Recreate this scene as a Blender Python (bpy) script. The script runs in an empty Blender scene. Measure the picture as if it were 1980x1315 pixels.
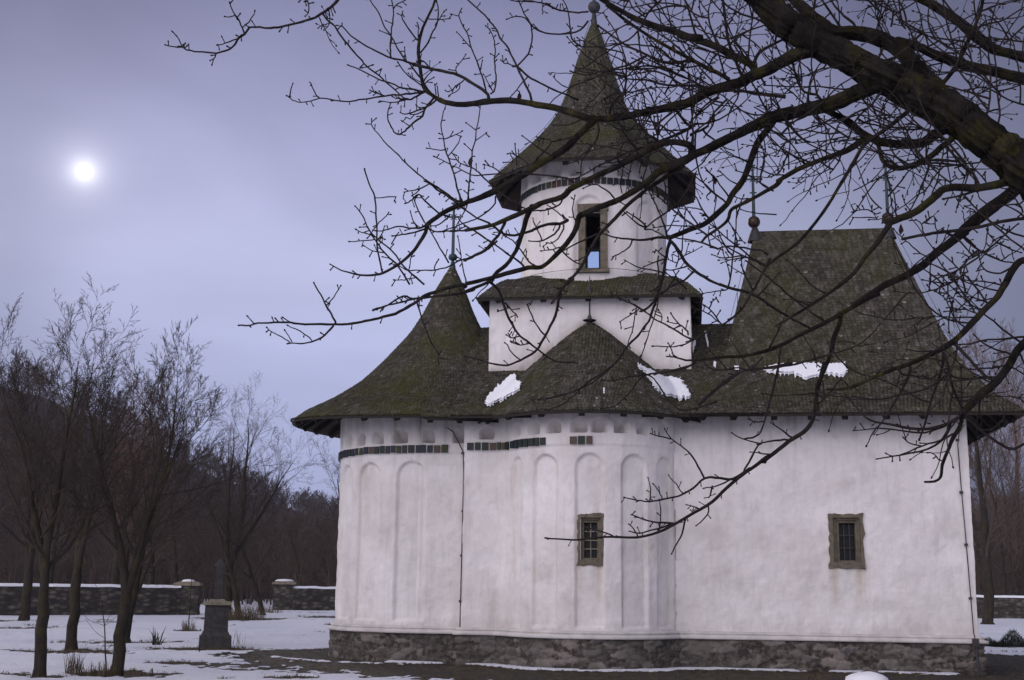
import bpy, math, random
import numpy as np
from mathutils import Vector, noise
from math import sin, cos, radians, pi

# ------------------------------------------------------------------ camera
PITCH, ROLL, CAM_Z, FPX, IW, IH = radians(11.03), radians(0.7), 1.7, 2450.0, 1980.0, 1315.0
sc = bpy.context.scene
fw = Vector((0, cos(PITCH), sin(PITCH))); r0 = Vector((1, 0, 0)); u0 = r0.cross(fw)
rt = r0 * cos(ROLL) + u0 * sin(ROLL); up = rt.cross(fw)
CAM = Vector((0, 0, CAM_Z))
cam_data = bpy.data.cameras.new('camera'); cam = bpy.data.objects.new('camera', cam_data)
sc.collection.objects.link(cam); sc.camera = cam
cam_data.sensor_width = 36; cam_data.lens = 36 * FPX / IW
cam_data.clip_start = 0.1; cam_data.clip_end = 6000
from mathutils import Matrix
cam.matrix_world = Matrix(((rt.x, up.x, -fw.x, 0), (rt.y, up.y, -fw.y, 0), (rt.z, up.z, -fw.z, CAM_Z), (0, 0, 0, 1)))

def ray(px, py):
    return fw + rt * ((px - IW / 2) / FPX) + up * ((IH / 2 - py) / FPX)
def at(px, py, Y):
    "world point seen at pixel (px, py) of the photograph, Y metres ahead"
    d = ray(px, py); return CAM + d * (Y / d.y)
def gr(px, py, z=0.0):
    "point on the ground seen at that pixel"
    d = ray(px, py); return CAM + d * ((z - CAM_Z) / d.z)

# ------------------------------------------------------------------ world and sun
sd = ray(163, 332).normalized()
SUN_EL = math.asin(sd.z); SUN_AZ = math.atan2(sd.x, sd.y)
sc.view_settings.view_transform = 'Standard'; sc.view_settings.look = 'None'
sc.view_settings.exposure = 0.0; sc.view_settings.gamma = 1.0; sc.view_settings.use_curve_mapping = False
w = bpy.data.worlds.new("World"); sc.world = w; w.use_nodes = True
nt = w.node_tree; N = nt.nodes; Lk = nt.links; N.clear()
def nd(tree, typ, **kw):
    n = tree.nodes.new(typ)
    for k, v in kw.items(): setattr(n, k, v)
    return n
def mth(tree, op, a, b=None, c=None, clamp=False):
    n = tree.nodes.new('ShaderNodeMath'); n.operation = op; n.use_clamp = clamp
    for i, v in enumerate((a, b, c)):
        if v is None: continue
        if isinstance(v, (int, float)): n.inputs[i].default_value = v
        else: tree.links.new(v, n.inputs[i])
    return n.outputs[0]
def mixc(tree, f, a, b, blend='MIX'):
    n = tree.nodes.new('ShaderNodeMix'); n.data_type = 'RGBA'; n.blend_type = blend
    for s, v in ((n.inputs[0], f), (n.inputs[6], a), (n.inputs[7], b)):
        if isinstance(v, (int, float)): s.default_value = v
        elif isinstance(v, (tuple, list)): s.default_value = tuple(v)[:3] + (1,)
        else: tree.links.new(v, s)
    return n.outputs[2]
def ramp(tree, f, stops, interp='LINEAR'):
    n = tree.nodes.new('ShaderNodeValToRGB'); n.color_ramp.interpolation = interp
    e = n.color_ramp.elements
    while len(e) > 1: e.remove(e[-1])
    for i, (p, c) in enumerate(stops):
        q = e[0] if i == 0 else e.new(p)
        q.position = p
        q.color = (c, c, c, 1) if isinstance(c, (int, float)) else tuple(c) + (1,)
    tree.links.new(f, n.inputs[0]); return n.outputs[0]
def dotdir(tree, vec, d):
    n = tree.nodes.new('ShaderNodeVectorMath'); n.operation = 'DOT_PRODUCT'
    tree.links.new(vec, n.inputs[0]); n.inputs[1].default_value = tuple(d); return n.outputs['Value']
tc = nd(nt, 'ShaderNodeTexCoord'); dvec = tc.outputs['Generated']
sky = nd(nt, 'ShaderNodeTexSky'); sky.sky_type = 'NISHITA'; sky.sun_disc = False
sky.sun_elevation = SUN_EL; sky.sun_rotation = SUN_AZ; sky.air_density = 1.0; sky.dust_density = 0.2; sky.ozone_density = 3
bg1 = nd(nt, 'ShaderNodeBackground'); bg1.inputs[1].default_value = 0.05
veil = mixc(nt, 1.0, sky.outputs[0], (.07, .06, .09), 'MULTIPLY')   # the cloud layer lets little of the clear sky through
Lk.new(veil, bg1.inputs[0])
# overcast: dim violet overhead, lighter low down ahead, extra brightness added low behind the viewer
sep = nd(nt, 'ShaderNodeSeparateXYZ'); Lk.new(dvec, sep.inputs[0])
el = sep.outputs['Z']
base = ramp(nt, el, [(0.0, (.33, .37, .60)), (.10, (.39, .43, .66)), (.25, (.48, .505, .73)), (.36, (.33, .34, .53)), (.47, (.23, .235, .39)), (.62, (.24, .26, .42)), (1.0, (.30, .33, .52))])
core = (at(760, 520, 10) - CAM).normalized()
dcore = dotdir(nt, dvec, core)
lobe = ramp(nt, dcore, [(.70, .50), (.86, .38), (.91, .47), (.955, .78), (.985, 1.04), (1.0, 1.14)], 'EASE')
clo = nd(nt, 'ShaderNodeTexNoise'); clo.inputs['Scale'].default_value = 2.6; clo.inputs['Detail'].default_value = 8; clo.inputs['Distortion'].default_value = .5; clo.inputs['Roughness'].default_value = .5
mp = nd(nt, 'ShaderNodeMapping'); mp.inputs['Scale'].default_value = (1, 1, 3.2); Lk.new(dvec, mp.inputs[0]); Lk.new(mp.outputs[0], clo.inputs['Vector'])
cl = ramp(nt, clo.outputs[0], [(.26, .82), (.5, .97), (.74, 1.12)])
col = mixc(nt, 1.0, base, lobe, 'MULTIPLY'); col = mixc(nt, 1.0, col, cl, 'MULTIPLY')
# neutral brightness added to the sky behind the viewer, to light near walls
back = dotdir(nt, dvec, Vector((-.62, -.75, .22)).normalized())
bk = ramp(nt, back, [(.15, 0.0), (.5, .3), (.95, 1.0)], 'EASE')
lowb = ramp(nt, el, [(.0, .40), (.18, .75), (.4, 1.0), (.7, .7), (1.0, .35)])
BK = mth(nt, 'MULTIPLY', bk, lowb)
col = mixc(nt, BK, col, (2.68, 2.46, 2.60))
# the sun seen through the cloud, with its glow
ds = dotdir(nt, dvec, sd)
ang = mth(nt, 'MULTIPLY', mth(nt, 'ARCCOSINE', mth(nt, 'MINIMUM', ds, .999999)), 180 / pi)
def gauss(sig, k):
    q = mth(nt, 'DIVIDE', ang, sig); return mth(nt, 'MULTIPLY', mth(nt, 'EXPONENT', mth(nt, 'MULTIPLY', mth(nt, 'MULTIPLY', q, q), -1.0)), k)
g1 = mth(nt, 'ADD', gauss(.34, .42), gauss(.66, .46)); g2 = gauss(1.5, .15)
g3 = gauss(7.0, .06)
glow = mixc(nt, 1.0, (0, 0, 0), g1, 'ADD'); glow = mixc(nt, 1.0, glow, g2, 'ADD')
g3c = mixc(nt, 1.0, g3, (.9, .9, 1.0), 'MULTIPLY'); glow = mixc(nt, 1.0, glow, g3c, 'ADD')
gw = mixc(nt, 1.0, mixc(nt, 1.0, glow, cl, 'MULTIPLY'), (1.0, .96, .95), 'MULTIPLY')
col = mixc(nt, 1.0, col, gw, 'ADD')
bg2 = nd(nt, 'ShaderNodeBackground'); bg2.inputs[1].default_value = 1.0; Lk.new(col, bg2.inputs[0])
ad = nd(nt, 'ShaderNodeAddShader'); Lk.new(bg1.outputs[0], ad.inputs[0]); Lk.new(bg2.outputs[0], ad.inputs[1])
wo = nd(nt, 'ShaderNodeOutputWorld'); Lk.new(ad.outputs[0], wo.inputs[0])
sun_data = bpy.data.lights.new('sun', 'SUN'); sun_data.energy = 0.5; sun_data.angle = radians(12); sun_data.color = (1, .93, .88)
sun = bpy.data.objects.new('sun', sun_data); sc.collection.objects.link(sun)
sun.rotation_euler = (-sd).to_track_quat('-Z', 'Y').to_euler()

# ------------------------------------------------------------------ helpers
COL = sc.collection
def tag(o, label=None, cat=None, group=None, kind=None):
    if label: o['label'] = label
    if cat: o['category'] = cat
    if group: o['group'] = group
    if kind: o['kind'] = kind
    return o
def empty(name, loc, rz=0, **k):
    o = bpy.data.objects.new(name, None); COL.objects.link(o); o.location = loc; o.rotation_euler = (0, 0, rz)
    o.empty_display_size = .2
    return tag(o, **k)
class MB:
    def __init__(s): s.v = []; s.f = []; s.c = []; s.m = []
    def add(s, vs, fs, col=0.5, mi=0):
        b = len(s.v); s.v += [tuple(p) for p in vs]; s.f += [tuple(i + b for i in f) for f in fs]
        s.c += [col] * len(vs); s.m += [mi] * len(fs)
    def box(s, c, d, rz=0, col=.5, mi=0, top=1.0):
        x, y, z = [k / 2 for k in d]; ca, sa = cos(rz), sin(rz); vs = []
        for dz, t in ((-z, 1), (z, top)):
            for dx, dy in ((-x, -y), (x, -y), (x, y), (-x, y)):
                dx *= t; dy *= t
                vs.append((c[0] + dx * ca - dy * sa, c[1] + dx * sa + dy * ca, c[2] + dz))
        s.add(vs, [(3, 2, 1, 0), (4, 5, 6, 7), (0, 1, 5, 4), (1, 2, 6, 5), (2, 3, 7, 6), (3, 0, 4, 7)], col, mi)
    def beam(s, a, b, wd, ht, col=.5, mi=0):
        a, b = Vector(a), Vector(b); d = (b - a).normalized(); sd_ = d.cross(Vector((0, 0, 1)))
        sd_ = sd_.normalized() if sd_.length > 1e-4 else Vector((1, 0, 0)); u = sd_.cross(d)
        vs = [p + sd_ * i * wd / 2 + u * j * ht / 2 for p in (a, b) for i, j in ((-1, -1), (1, -1), (1, 1), (-1, 1))]
        s.add(vs, [(3, 2, 1, 0), (4, 5, 6, 7), (0, 1, 5, 4), (1, 2, 6, 5), (2, 3, 7, 6), (3, 0, 4, 7)], col, mi)
    def tube(s, pts, rads, n=6, col=.5, mi=0, cap=True):
        pts = [Vector(p) for p in pts]; m = len(pts); vs = []
        if isinstance(rads, (int, float)): rads = [rads] * m
        t = (pts[1] - pts[0]).normalized(); a = t.orthogonal().normalized()
        for i in range(m):
            t = (pts[min(i + 1, m - 1)] - pts[max(i - 1, 0)])
            t = t.normalized() if t.length > 1e-9 else Vector((0, 0, 1))
            a = a - t * a.dot(t); a = a.normalized() if a.length > 1e-6 else t.orthogonal().normalized()
            b = t.cross(a)
            for k in range(n):
                q = 2 * pi * k / n; vs.append(pts[i] + (a * cos(q) + b * sin(q)) * rads[i])
        fs = [(i * n + k, i * n + (k + 1) % n, (i + 1) * n + (k + 1) % n, (i + 1) * n + k) for i in range(m - 1) for k in range(n)]
        if cap: fs += [tuple(range(n - 1, -1, -1)), tuple(range((m - 1) * n, m * n))]
        s.add(vs, fs, col, mi)
    def lathe(s, prof, c=(0, 0, 0), n=16, col=.5, mi=0):
        vs = []; m = len(prof)
        for r_, z_ in prof:
            for k in range(n):
                q = 2 * pi * k / n; vs.append((c[0] + r_ * cos(q), c[1] + r_ * sin(q), c[2] + z_))
        fs = [(i * n + k, i * n + (k + 1) % n, (i + 1) * n + (k + 1) % n, (i + 1) * n + k) for i in range(m - 1) for k in range(n)]
        s.add(vs, fs, col, mi)
    def build(s, name, mats, parent=None, smooth=False, loc=None):
        me = bpy.data.meshes.new(name); me.from_pydata(s.v, [], s.f)
        if not isinstance(mats, (list, tuple)): mats = [mats]
        for m_ in mats: me.materials.append(m_)
        if len(mats) > 1: me.polygons.foreach_set('material_index', s.m)
        at_ = me.attributes.new('tone', 'FLOAT', 'POINT'); at_.data.foreach_set('value', s.c)
        if smooth: me.polygons.foreach_set('use_smooth', [True] * len(s.f))
        me.update()
        o = bpy.data.objects.new(name, me); COL.objects.link(o)
        if parent: o.parent = parent
        if loc is not None: o.location = loc
        return o
def fbm(x, y, z=0.0, o=4):
    return noise.fractal(Vector((x, y, z)), .55, 2.0, o)

# ------------------------------------------------------------------ materials
MAT = {}
def mat(name, rough=.85, spec=.3):
    m = bpy.data.materials.new(name); m.use_nodes = True; t = m.node_tree
    b = t.nodes['Principled BSDF']; b.inputs['Roughness'].default_value = rough
    b.inputs['Specular IOR Level'].default_value = spec
    MAT[name] = m; return m, t, b
def tex(t, scale, detail=5, rough=.55, vec=None, stretch=None, kind='ShaderNodeTexNoise', dist=0):
    n = t.nodes.new(kind); n.inputs['Scale'].default_value = scale
    if kind == 'ShaderNodeTexNoise':
        n.inputs['Detail'].default_value = detail; n.inputs['Roughness'].default_value = rough; n.inputs['Distortion'].default_value = dist
    if vec is None:
        c = t.nodes.new('ShaderNodeTexCoord'); vec = c.outputs['Object']
    if stretch:
        mp_ = t.nodes.new('ShaderNodeMapping'); mp_.inputs['Scale'].default_value = stretch; t.links.new(vec, mp_.inputs[0]); vec = mp_.outputs[0]
    t.links.new(vec, n.inputs['Vector']); return n.outputs[0]
def bump(t, b, h, strength=.4, dist=.02):
    n = t.nodes.new('ShaderNodeBump'); n.inputs['Strength'].default_value = strength; n.inputs['Distance'].default_value = dist
    t.links.new(h, n.inputs['Height']); t.links.new(n.outputs[0], b.inputs['Normal'])
def attr(t, name='tone'):
    n = t.nodes.new('ShaderNodeAttribute'); n.attribute_name = name; return n.outputs['Fac']

# whitewashed plaster; tone attribute = dirt baked by shape of the stains (runs under windows, damp at the foot)
m, t, b = mat('plaster', .92, .15)
c1 = ramp(t, tex(t, .55, 6, .6), [(.35, (.66, .635, .63)), (.62, (.80, .785, .79))])
c2 = mixc(t, ramp(t, tex(t, 2.6, 8, .7, stretch=(1, 1, .6)), [(.50, 0.0), (.70, .40)]), c1, (.52, .495, .48))
c3 = mixc(t, ramp(t, tex(t, 7, 6, .7, stretch=(1, 1, .12)), [(.52, 0.0), (.72, .5)]), c2, (.55, .52, .50))
dirt = mth(t, 'MULTIPLY', attr(t), ramp(t, tex(t, 4, 7, .7, stretch=(1, 1, .35)), [(.3, .35), (.65, 1.0)]))
c4 = mixc(t, dirt, c3, (.27, .24, .21))
wc = mixc(t, mth(t, 'MULTIPLY', attr(t, 'warm'), ramp(t, tex(t, 5, 6, .7, stretch=(1, 1, .3)), [(.35, .1), (.65, 1.0)])), c4, (.42, .35, .23))
t.links.new(wc, b.inputs['Base Color'])
hh = mth(t, 'ADD', tex(t, 9, 8, .65), mth(t, 'MULTIPLY', tex(t, 1.7, 4, .5), 1.5))
bump(t, b, hh, .55, .03)
# rubble plinth
m, t, b = mat('rubble_stone', .95, .15)
c1 = ramp(t, attr(t), [(0, (.045, .038, .034)), (.35, (.11, .095, .085)), (.7, (.20, .18, .165)), (1, (.08, .075, .078))])
c2 = mixc(t, ramp(t, tex(t, 9, 8, .7), [(.45, 0.0), (.68, .6)]), c1, (.27, .25, .23))
c3 = mixc(t, ramp(t, tex(t, 1.3, 5, .6), [(.42, 0.0), (.6, .6)]), c2, (.09, .085, .075))
t.links.new(c3, b.inputs['Base Color']); bump(t, b, tex(t, 22, 8, .7), .8, .03)
# old shingles
def shingle_mat(name, moss, grey):
    m, t, b = mat(name, .95, .12)
    tn = attr(t)
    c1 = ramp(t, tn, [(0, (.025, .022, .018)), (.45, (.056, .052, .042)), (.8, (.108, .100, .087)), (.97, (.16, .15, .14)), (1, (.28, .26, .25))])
    ms = ramp(t, tex(t, .8, 6, .62, stretch=(1, 1, .55)), [(.42, 0.0), (.66, moss)])
    c2 = mixc(t, ms, c1, (.050, .052, .014))
    g = ramp(t, tex(t, 2.6, 8, .75, stretch=(2.2, 2.2, .22)), [(.50, 0.0), (.70, grey)])
    c3 = mixc(t, g, c2, (.18, .165, .15))
    c4 = mixc(t, ramp(t, tex(t, 5, 7, .7, stretch=(1.5, 1.5, .5)), [(.48, 0.0), (.7, .4)]), c3, (.030, .026, .021))
    t.links.new(c4, b.inputs['Base Color']); bump(t, b, tex(t, 40, 4, .6, stretch=(1, 1, .3)), .5, .01)
shingle_mat('shingle', .5, .6); shingle_mat('shingle_mossy', .85, .4)
def simple(name, c, rough=.8, spec=.3, var=.35, sc_=6, metal=0, bmp=.3):
    m, t, b = mat(name, rough, spec)
    a = mixc(t, ramp(t, tex(t, sc_, 6, .65), [(.3, 0.0), (.7, 1.0)]), tuple(k * (1 - var) for k in c), tuple(min(1, k * (1 + var)) for k in c))
    t.links.new(a, b.inputs['Base Color']); b.inputs['Metallic'].default_value = metal
    if bmp: bump(t, b, tex(t, sc_ * 4, 5, .6), bmp, .01)
simple('dark_wood', (.016, .013, .011)); simple('pale_board', (.075, .055, .045), sc_=3)
simple('window_stone', (.125, .110, .082), .9, .2, .4, 9, bmp=.6)
simple('window_stone_pale', (.25, .22, .165), .9, .2, .35, 7, bmp=.6)
simple('iron', (.03, .03, .033), .6, .4); simple('green_metal', (.010, .034, .036), .5, .5, .3)
simple('brass', (.055, .04, .028), .4, .5, .4, metal=.7); simple('cable', (.05, .045, .045), .6)
simple('interior_dark', (.03, .028, .028), .9)
simple('moulding', (.50, .485, .475), .9, .2, .2, 3)
m, t, b = mat('glazed_tile', .5, .3)
c1 = ramp(t, attr(t), [(0, (.012, .018, .03)), (.3, (.012, .02, .035)), (.31, (.010, .019, .016)), (.6, (.012, .018, .020)), (.61, (.028, .036, .010)), (.72, (.028, .036, .010)), (.73, (.055, .020, .016)), (.84, (.055, .020, .016)), (.85, (.070, .048, .034)), (1, (.08, .058, .04))], 'CONSTANT')
c2 = mixc(t, ramp(t, tex(t, 18, 5, .7), [(.5, 0.0), (.75, .6)]), c1, (.05, .04, .03))
t.links.new(c2, b.inputs['Base Color'])
m, t, b = mat('window_glass', .05, .5); b.inputs['Transmission Weight'].default_value = 1.0; b.inputs['IOR'].default_value = 1.02; b.inputs['Base Color'].default_value = (.75, .85, .95, 1)
m, t, b = mat('dark_glass', .35, .2); b.inputs['Base Color'].default_value = (.008, .009, .012, 1)
m, t, b = mat('snow', .75, .3)
c1 = ramp(t, tex(t, .9, 6, .6), [(.3, (.74, .77, .84)), (.7, (.84, .86, .90))]); t.links.new(c1, b.inputs['Base Color'])
bump(t, b, mth(t, 'ADD', tex(t, 3, 6, .6), mth(t, 'MULTIPLY', tex(t, 20, 4, .6), .3)), .4, .06)

# ------------------------------------------------------------------ the church
TH = radians(8)
g0 = at(1135, 1200, 29.0)
church = empty('church', (g0.x, g0.y, 0), -TH, label='small white medieval church with steep mossy shingle roofs and a round tower', cat='church')
CH_INV = Matrix.Translation((g0.x, g0.y, 0)) @ Matrix.Rotation(-TH, 4, 'Z')
CH_INV_I = CH_INV.inverted()

# --- walls: a footprint walked as samples (x, y, nx, ny, s, tag, theta)
def arc(cx, cy, R, a0, a1, tagname, step):
    n = max(2, int(abs(a1 - a0) * R / step)); out = []
    for i in range(n + 1):
        a = a0 + (a1 - a0) * i / n; out.append((cx + R * sin(a), cy - R * cos(a), sin(a), -cos(a), tagname, math.degrees(a)))
    return out
def line(x0, y0, x1, y1, tagname, step):
    L_ = math.hypot(x1 - x0, y1 - y0); n = max(1, int(L_ / step)); nx, ny = (y1 - y0) / L_, -(x1 - x0) / L_; out = []
    for i in range(n + 1):
        k = i / n; out.append((x0 + (x1 - x0) * k, y0 + (y1 - y0) * k, nx, ny, tagname, k))
    return out
ST = .032
AC, AR = (.06, .85), 2.10; aa = math.acos(.85 / 2.10)
BC, BR = (-4.0, 3.0), 2.55
foot = []
foot += arc(BC[0], BC[1], BR, -pi, -pi * .62, 'altar_back', .15)
foot += arc(BC[0], BC[1], BR, -pi * .62, 0, 'altar', ST)
foot += line(-4.0, .45, -2.86, .45, 'altar_flat', ST)
foot += line(-2.86, .45, -2.86, 0, 'step', .05)
A0 = -radians(57); FX = -2.12      # the apse grows out of the flat wall in a soft hollow
foot += line(-2.86, 0, FX, 0, 'flat', ST)
_p2 = (AC[0] + AR * sin(A0), AC[1] - AR * cos(A0)); _c = (_p2[0] - cos(A0) * _p2[1] / sin(A0), 0.0)
for _i in range(1, 22):
    _t = _i / 22; _x = (1 - _t) ** 2 * FX + 2 * _t * (1 - _t) * _c[0] + _t * _t * _p2[0]; _y = _t * _t * _p2[1]
    _dx = 2 * (1 - _t) * (_c[0] - FX) + 2 * _t * (_p2[0] - _c[0]); _dy = 2 * _t * _p2[1]; _l = math.hypot(_dx, _dy)
    foot.append((_x, _y, _dy / _l, -_dx / _l, 'hollow', 0))
foot += arc(AC[0], AC[1], AR, A0, aa, 'apse', ST)
foot += line(AC[0] + AR * sin(aa), 0, 8.4, 0, 'nave', ST)
foot += line(8.4, 0, 8.4, 5.8, 'end', .12)
foot += line(8.4, 5.8, -4.0, 5.55, 'rear', .2)

# features on the walls
arches = []   # (tag, centre theta or x, half width in metres, z0, z1, depth)
for th, hw in ((2.5, .31), (30.5, .31), (-26, .31), (55, .27), (-50, .16)): arches.append(('apse', th, hw, .86, 4.60, .075, 0))
for th in (-4.5, -31, -54, -80): arches.append(('altar', th, .36, .90, 4.60, .075, 0))
for th, hw in ((-50, .14), (-34, .155), (-19.5, .16), (-3.8, .175), (8.5, .16), (21.5, .15), (36, .165), (53, .15)): arches.append(('apse', th, hw, 5.06, 5.37, .50, 1))
for th, hw in ((-77, .13), (-64, .13), (-50.2, .15), (-37.7, .145), (-25, .15), (-11, .185)): arches.append(('altar', th, hw, 5.04, 5.36, .50, 1))
arches.append(('altar_flat', -4.2, .36, .90, 4.60, .075, 0)); arches.append(('altar_flat', -3.80, .135, 5.04, 5.36, .50, 1)); arches.append(('altar_flat', -3.04, .15, 5.04, 5.34, .50, 1))
arches.append(('flat', -2.33, .155, 5.06, 5.36, .50, 1))
def sstep(a, b, x):
    k = min(1, max(0, (x - a) / (b - a))); return k * k * (3 - 2 * k)
WIN = dict(apse=dict(x0=-.13, x1=.44, z0=2.16, z1=3.27), nave=dict(x0=5.35, x1=6.08, z0=2.18, z1=3.36))
def wall_depth(tg, th, x, z, R):
    d = 0.0
    for (T, c, hw, z0, z1, dep, typ) in arches:
        if T != tg: continue
        u = radians(th - c) * R if tg in ('apse', 'altar', 'drum') else x - c
        if abs(u) > hw + .06: continue
        zc = z1 - hw
        if z > zc: q = hw - math.hypot(u, z - zc)
        else: q = min(hw - abs(u), z - z0)
        if q > -.02:
            k = sstep(-.006, .012, q) if typ else sstep(-.012, .03, q)
            if typ: k *= .12 + .88 * (z1 - z) / (z1 - z0)
            d = max(d, dep * k)
    return d
def build_wall(foot, z0, z1, zstep, hole, R_of, dirtf, name, mat_, parent, noise_amp=.02, proud=None):
    nz = int((z1 - z0) / zstep); ns = len(foot); V = []; tone = []; warm = []
    for i, (x, y, nx, ny, tg, th) in enumerate(foot):
        fine = tg in ('apse', 'altar', 'altar_flat', 'flat', 'nave', 'drum', 'drumfront')
        for j in range(nz + 1):
            z = z0 + (z1 - z0) * j / nz
            d = wall_depth(tg, th, x, z, R_of(tg)) if fine else 0
            o = noise_amp * fbm(x * .9 + y * .4, z * .8, y * .6) + noise_amp * .35 * fbm(x * 4, z * 3.5, y * 4)
            if proud: o += proud(tg, x, z)
            o -= d
            V.append((x + nx * o, y + ny * o, z))
            a, b_ = dirtf(tg, x, y, z, th); tone.append(a); warm.append(b_)
    F = []
    for i in range(ns - 1):
        for j in range(nz):
            if hole and hole(foot[i], z0 + (z1 - z0) * (j + .5) / nz): continue
            a = i * (nz + 1) + j; F.append((a, a + nz + 1, a + nz + 2, a + 1))
    me = bpy.data.meshes.new(name); me.from_pydata(V, [], F); me.materials.append(mat_)
    for nme, dat in (('tone', tone), ('warm', warm)):
        q = me.attributes.new(nme, 'FLOAT', 'POINT'); q.data.foreach_set('value', dat)
    me.polygons.foreach_set('use_smooth', [True] * len(F)); me.update()
    o = bpy.data.objects.new(name, me); COL.objects.link(o); o.parent = parent; return o
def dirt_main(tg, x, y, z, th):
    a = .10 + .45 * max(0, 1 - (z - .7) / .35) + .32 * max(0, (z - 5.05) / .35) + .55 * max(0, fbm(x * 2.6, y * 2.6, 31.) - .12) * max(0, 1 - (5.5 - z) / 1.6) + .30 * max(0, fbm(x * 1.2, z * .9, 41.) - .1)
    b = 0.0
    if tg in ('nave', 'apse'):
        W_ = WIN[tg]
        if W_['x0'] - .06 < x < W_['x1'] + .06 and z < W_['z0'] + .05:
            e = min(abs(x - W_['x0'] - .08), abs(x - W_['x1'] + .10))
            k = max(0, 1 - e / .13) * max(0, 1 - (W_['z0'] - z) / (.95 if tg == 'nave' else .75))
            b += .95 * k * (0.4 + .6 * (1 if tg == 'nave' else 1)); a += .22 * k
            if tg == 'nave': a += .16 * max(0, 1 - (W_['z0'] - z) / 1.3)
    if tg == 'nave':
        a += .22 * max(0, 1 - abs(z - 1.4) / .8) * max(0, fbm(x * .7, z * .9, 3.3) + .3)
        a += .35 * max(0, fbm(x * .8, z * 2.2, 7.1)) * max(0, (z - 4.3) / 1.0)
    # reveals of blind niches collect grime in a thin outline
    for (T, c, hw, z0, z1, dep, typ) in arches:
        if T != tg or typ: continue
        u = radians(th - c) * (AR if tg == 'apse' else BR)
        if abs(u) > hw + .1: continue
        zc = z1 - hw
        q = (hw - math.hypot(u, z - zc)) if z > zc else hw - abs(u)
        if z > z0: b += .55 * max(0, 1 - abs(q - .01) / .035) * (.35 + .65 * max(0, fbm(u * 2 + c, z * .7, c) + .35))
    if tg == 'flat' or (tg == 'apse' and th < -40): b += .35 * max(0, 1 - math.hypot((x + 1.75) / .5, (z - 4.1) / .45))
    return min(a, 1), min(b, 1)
def hole_main(f, z):
    x, tg = f[0], f[4]
    if tg in WIN:
        W_ = WIN[tg]; return W_['x0'] + .06 < x < W_['x1'] - .06 and W_['z0'] + .06 < z < W_['z1'] - .06
    return False
def proud_main(tg, x, z):
    if tg in ('apse', 'altar', 'altar_flat', 'flat', 'hollow') and z > 4.785: return .028
    return 0
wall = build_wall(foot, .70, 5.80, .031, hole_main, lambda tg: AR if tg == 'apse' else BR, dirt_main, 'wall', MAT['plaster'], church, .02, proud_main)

# --- plinth of rubble and its moulding
def sweep(foot, prof, name, mats, tonef=None, disp=None, smooth=True, skip=1):
    pts = []
    for k, f in enumerate(foot):
        if pts and math.hypot(f[0] - pts[-1][0], f[1] - pts[-1][1]) < .004 and abs(f[2] - pts[-1][2]) < .02 and abs(f[3] - pts[-1][3]) < .02: continue
        pts.append(f)
    mb = MB(); n = len(prof); cols = []
    # mitre at sharp corners
    P = []
    for k, f in enumerate(pts):
        P.append((f[0], f[1], f[2], f[3]))
    merged = []; k = 0
    while k < len(P):
        if k + 1 < len(P) and math.hypot(P[k][0] - P[k + 1][0], P[k][1] - P[k + 1][1]) < .004:
            nx, ny = P[k][2] + P[k + 1][2], P[k][3] + P[k + 1][3]; l = nx * nx + ny * ny
            nx, ny = nx * 2 / l, ny * 2 / l
            merged.append((P[k][0], P[k][1], nx, ny)); k += 2
        else: merged.append(P[k]); k += 1
    V = []; T = []
    for (x, y, nx, ny) in merged:
        for (o, z) in prof:
            dd, tt = (disp(x, y, z) if disp else (0, .5))
            V.append((x + nx * (o + dd), y + ny * (o + dd), z)); T.append(tt)
    F = [(i * n + j, (i + 1) * n + j, (i + 1) * n + j + 1, i * n + j + 1) for i in range(len(merged) - 1) for j in range(n - 1)]
    mb.v, mb.f, mb.c, mb.m = V, F, T, [0] * len(F)
    return mb.build(name, mats, church, smooth)
def stone_disp(x, y, z, sx=3.4, sz=7.5):
    p = Vector((x * sx + .3 * fbm(x, z), y * sx, z * sz + .25 * fbm(x * 2, z * 2, 5))); d, q = noise.voronoi(p)
    e = d[1] - d[0]; cell = noise.cell(q[0] * 3.1 + Vector((.5, .5, .5)))
    return (.035 * sstep(0, .22, e) - .02 + .025 * (cell - .5)), cell
sweep(foot, [(.10, -.05)] + [(.105, .02 + i * .03) for i in range(21)], 'plinth', MAT['rubble_stone'], disp=lambda x, y, z: stone_disp(x, y, z))
sweep(foot, [(.09, .625), (.155, .628), (.165, .66), (.15, .695), (.09, .705), (.085, .73), (.10, .735), (.10, .765), (.06, .785), (.0, .795), (-.04, .80)], 'moulding', MAT['moulding'], disp=lambda x, y, z: (.006 * fbm(x * 1.5, z * 3, y), .5))

# snow lying on the moulding ledge in short lengths
# --- tile bands
random.seed(4)
def band(name, segs, z0, z1, gap=.03):
    for sg in segs: band_piece(name, [sg], z0, z1, gap)
def band_piece(name, segs, z0, z1, gap):
    "segs: list of (point function of s, normal function, s0, s1)"
    mb = MB()
    for pf, s0, s1, wd, col in segs:
        s = s0
        while s < s1 - wd * .5:
            w_ = wd * random.uniform(.88, 1.1); (xa, ya, nx, ny), (xb, yb, nx2, ny2) = pf(s + gap / 2), pf(s + w_ - gap / 2)
            o0, o1 = .0, .062; za, zb = z0 + random.uniform(-.008, .008), z1 + random.uniform(-.008, .008)
            vs = []
            for o in (o0, o1):
                vs += [(xa + nx * o, ya + ny * o, za), (xb + nx2 * o, yb + ny2 * o, za), (xb + nx2 * o, yb + ny2 * o, zb), (xa + nx * o, ya + ny * o, zb)]
            c = random.random() if col is None else col
            if c > .72 and random.random() < .5: c = random.random() * .6
            mb.add(vs, [(4, 5, 6, 7), (0, 1, 5, 4), (1, 2, 6, 5), (2, 3, 7, 6), (3, 0, 4, 7)], c)
            s += w_
    return mb.build(name, MAT['glazed_tile'], church)
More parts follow.
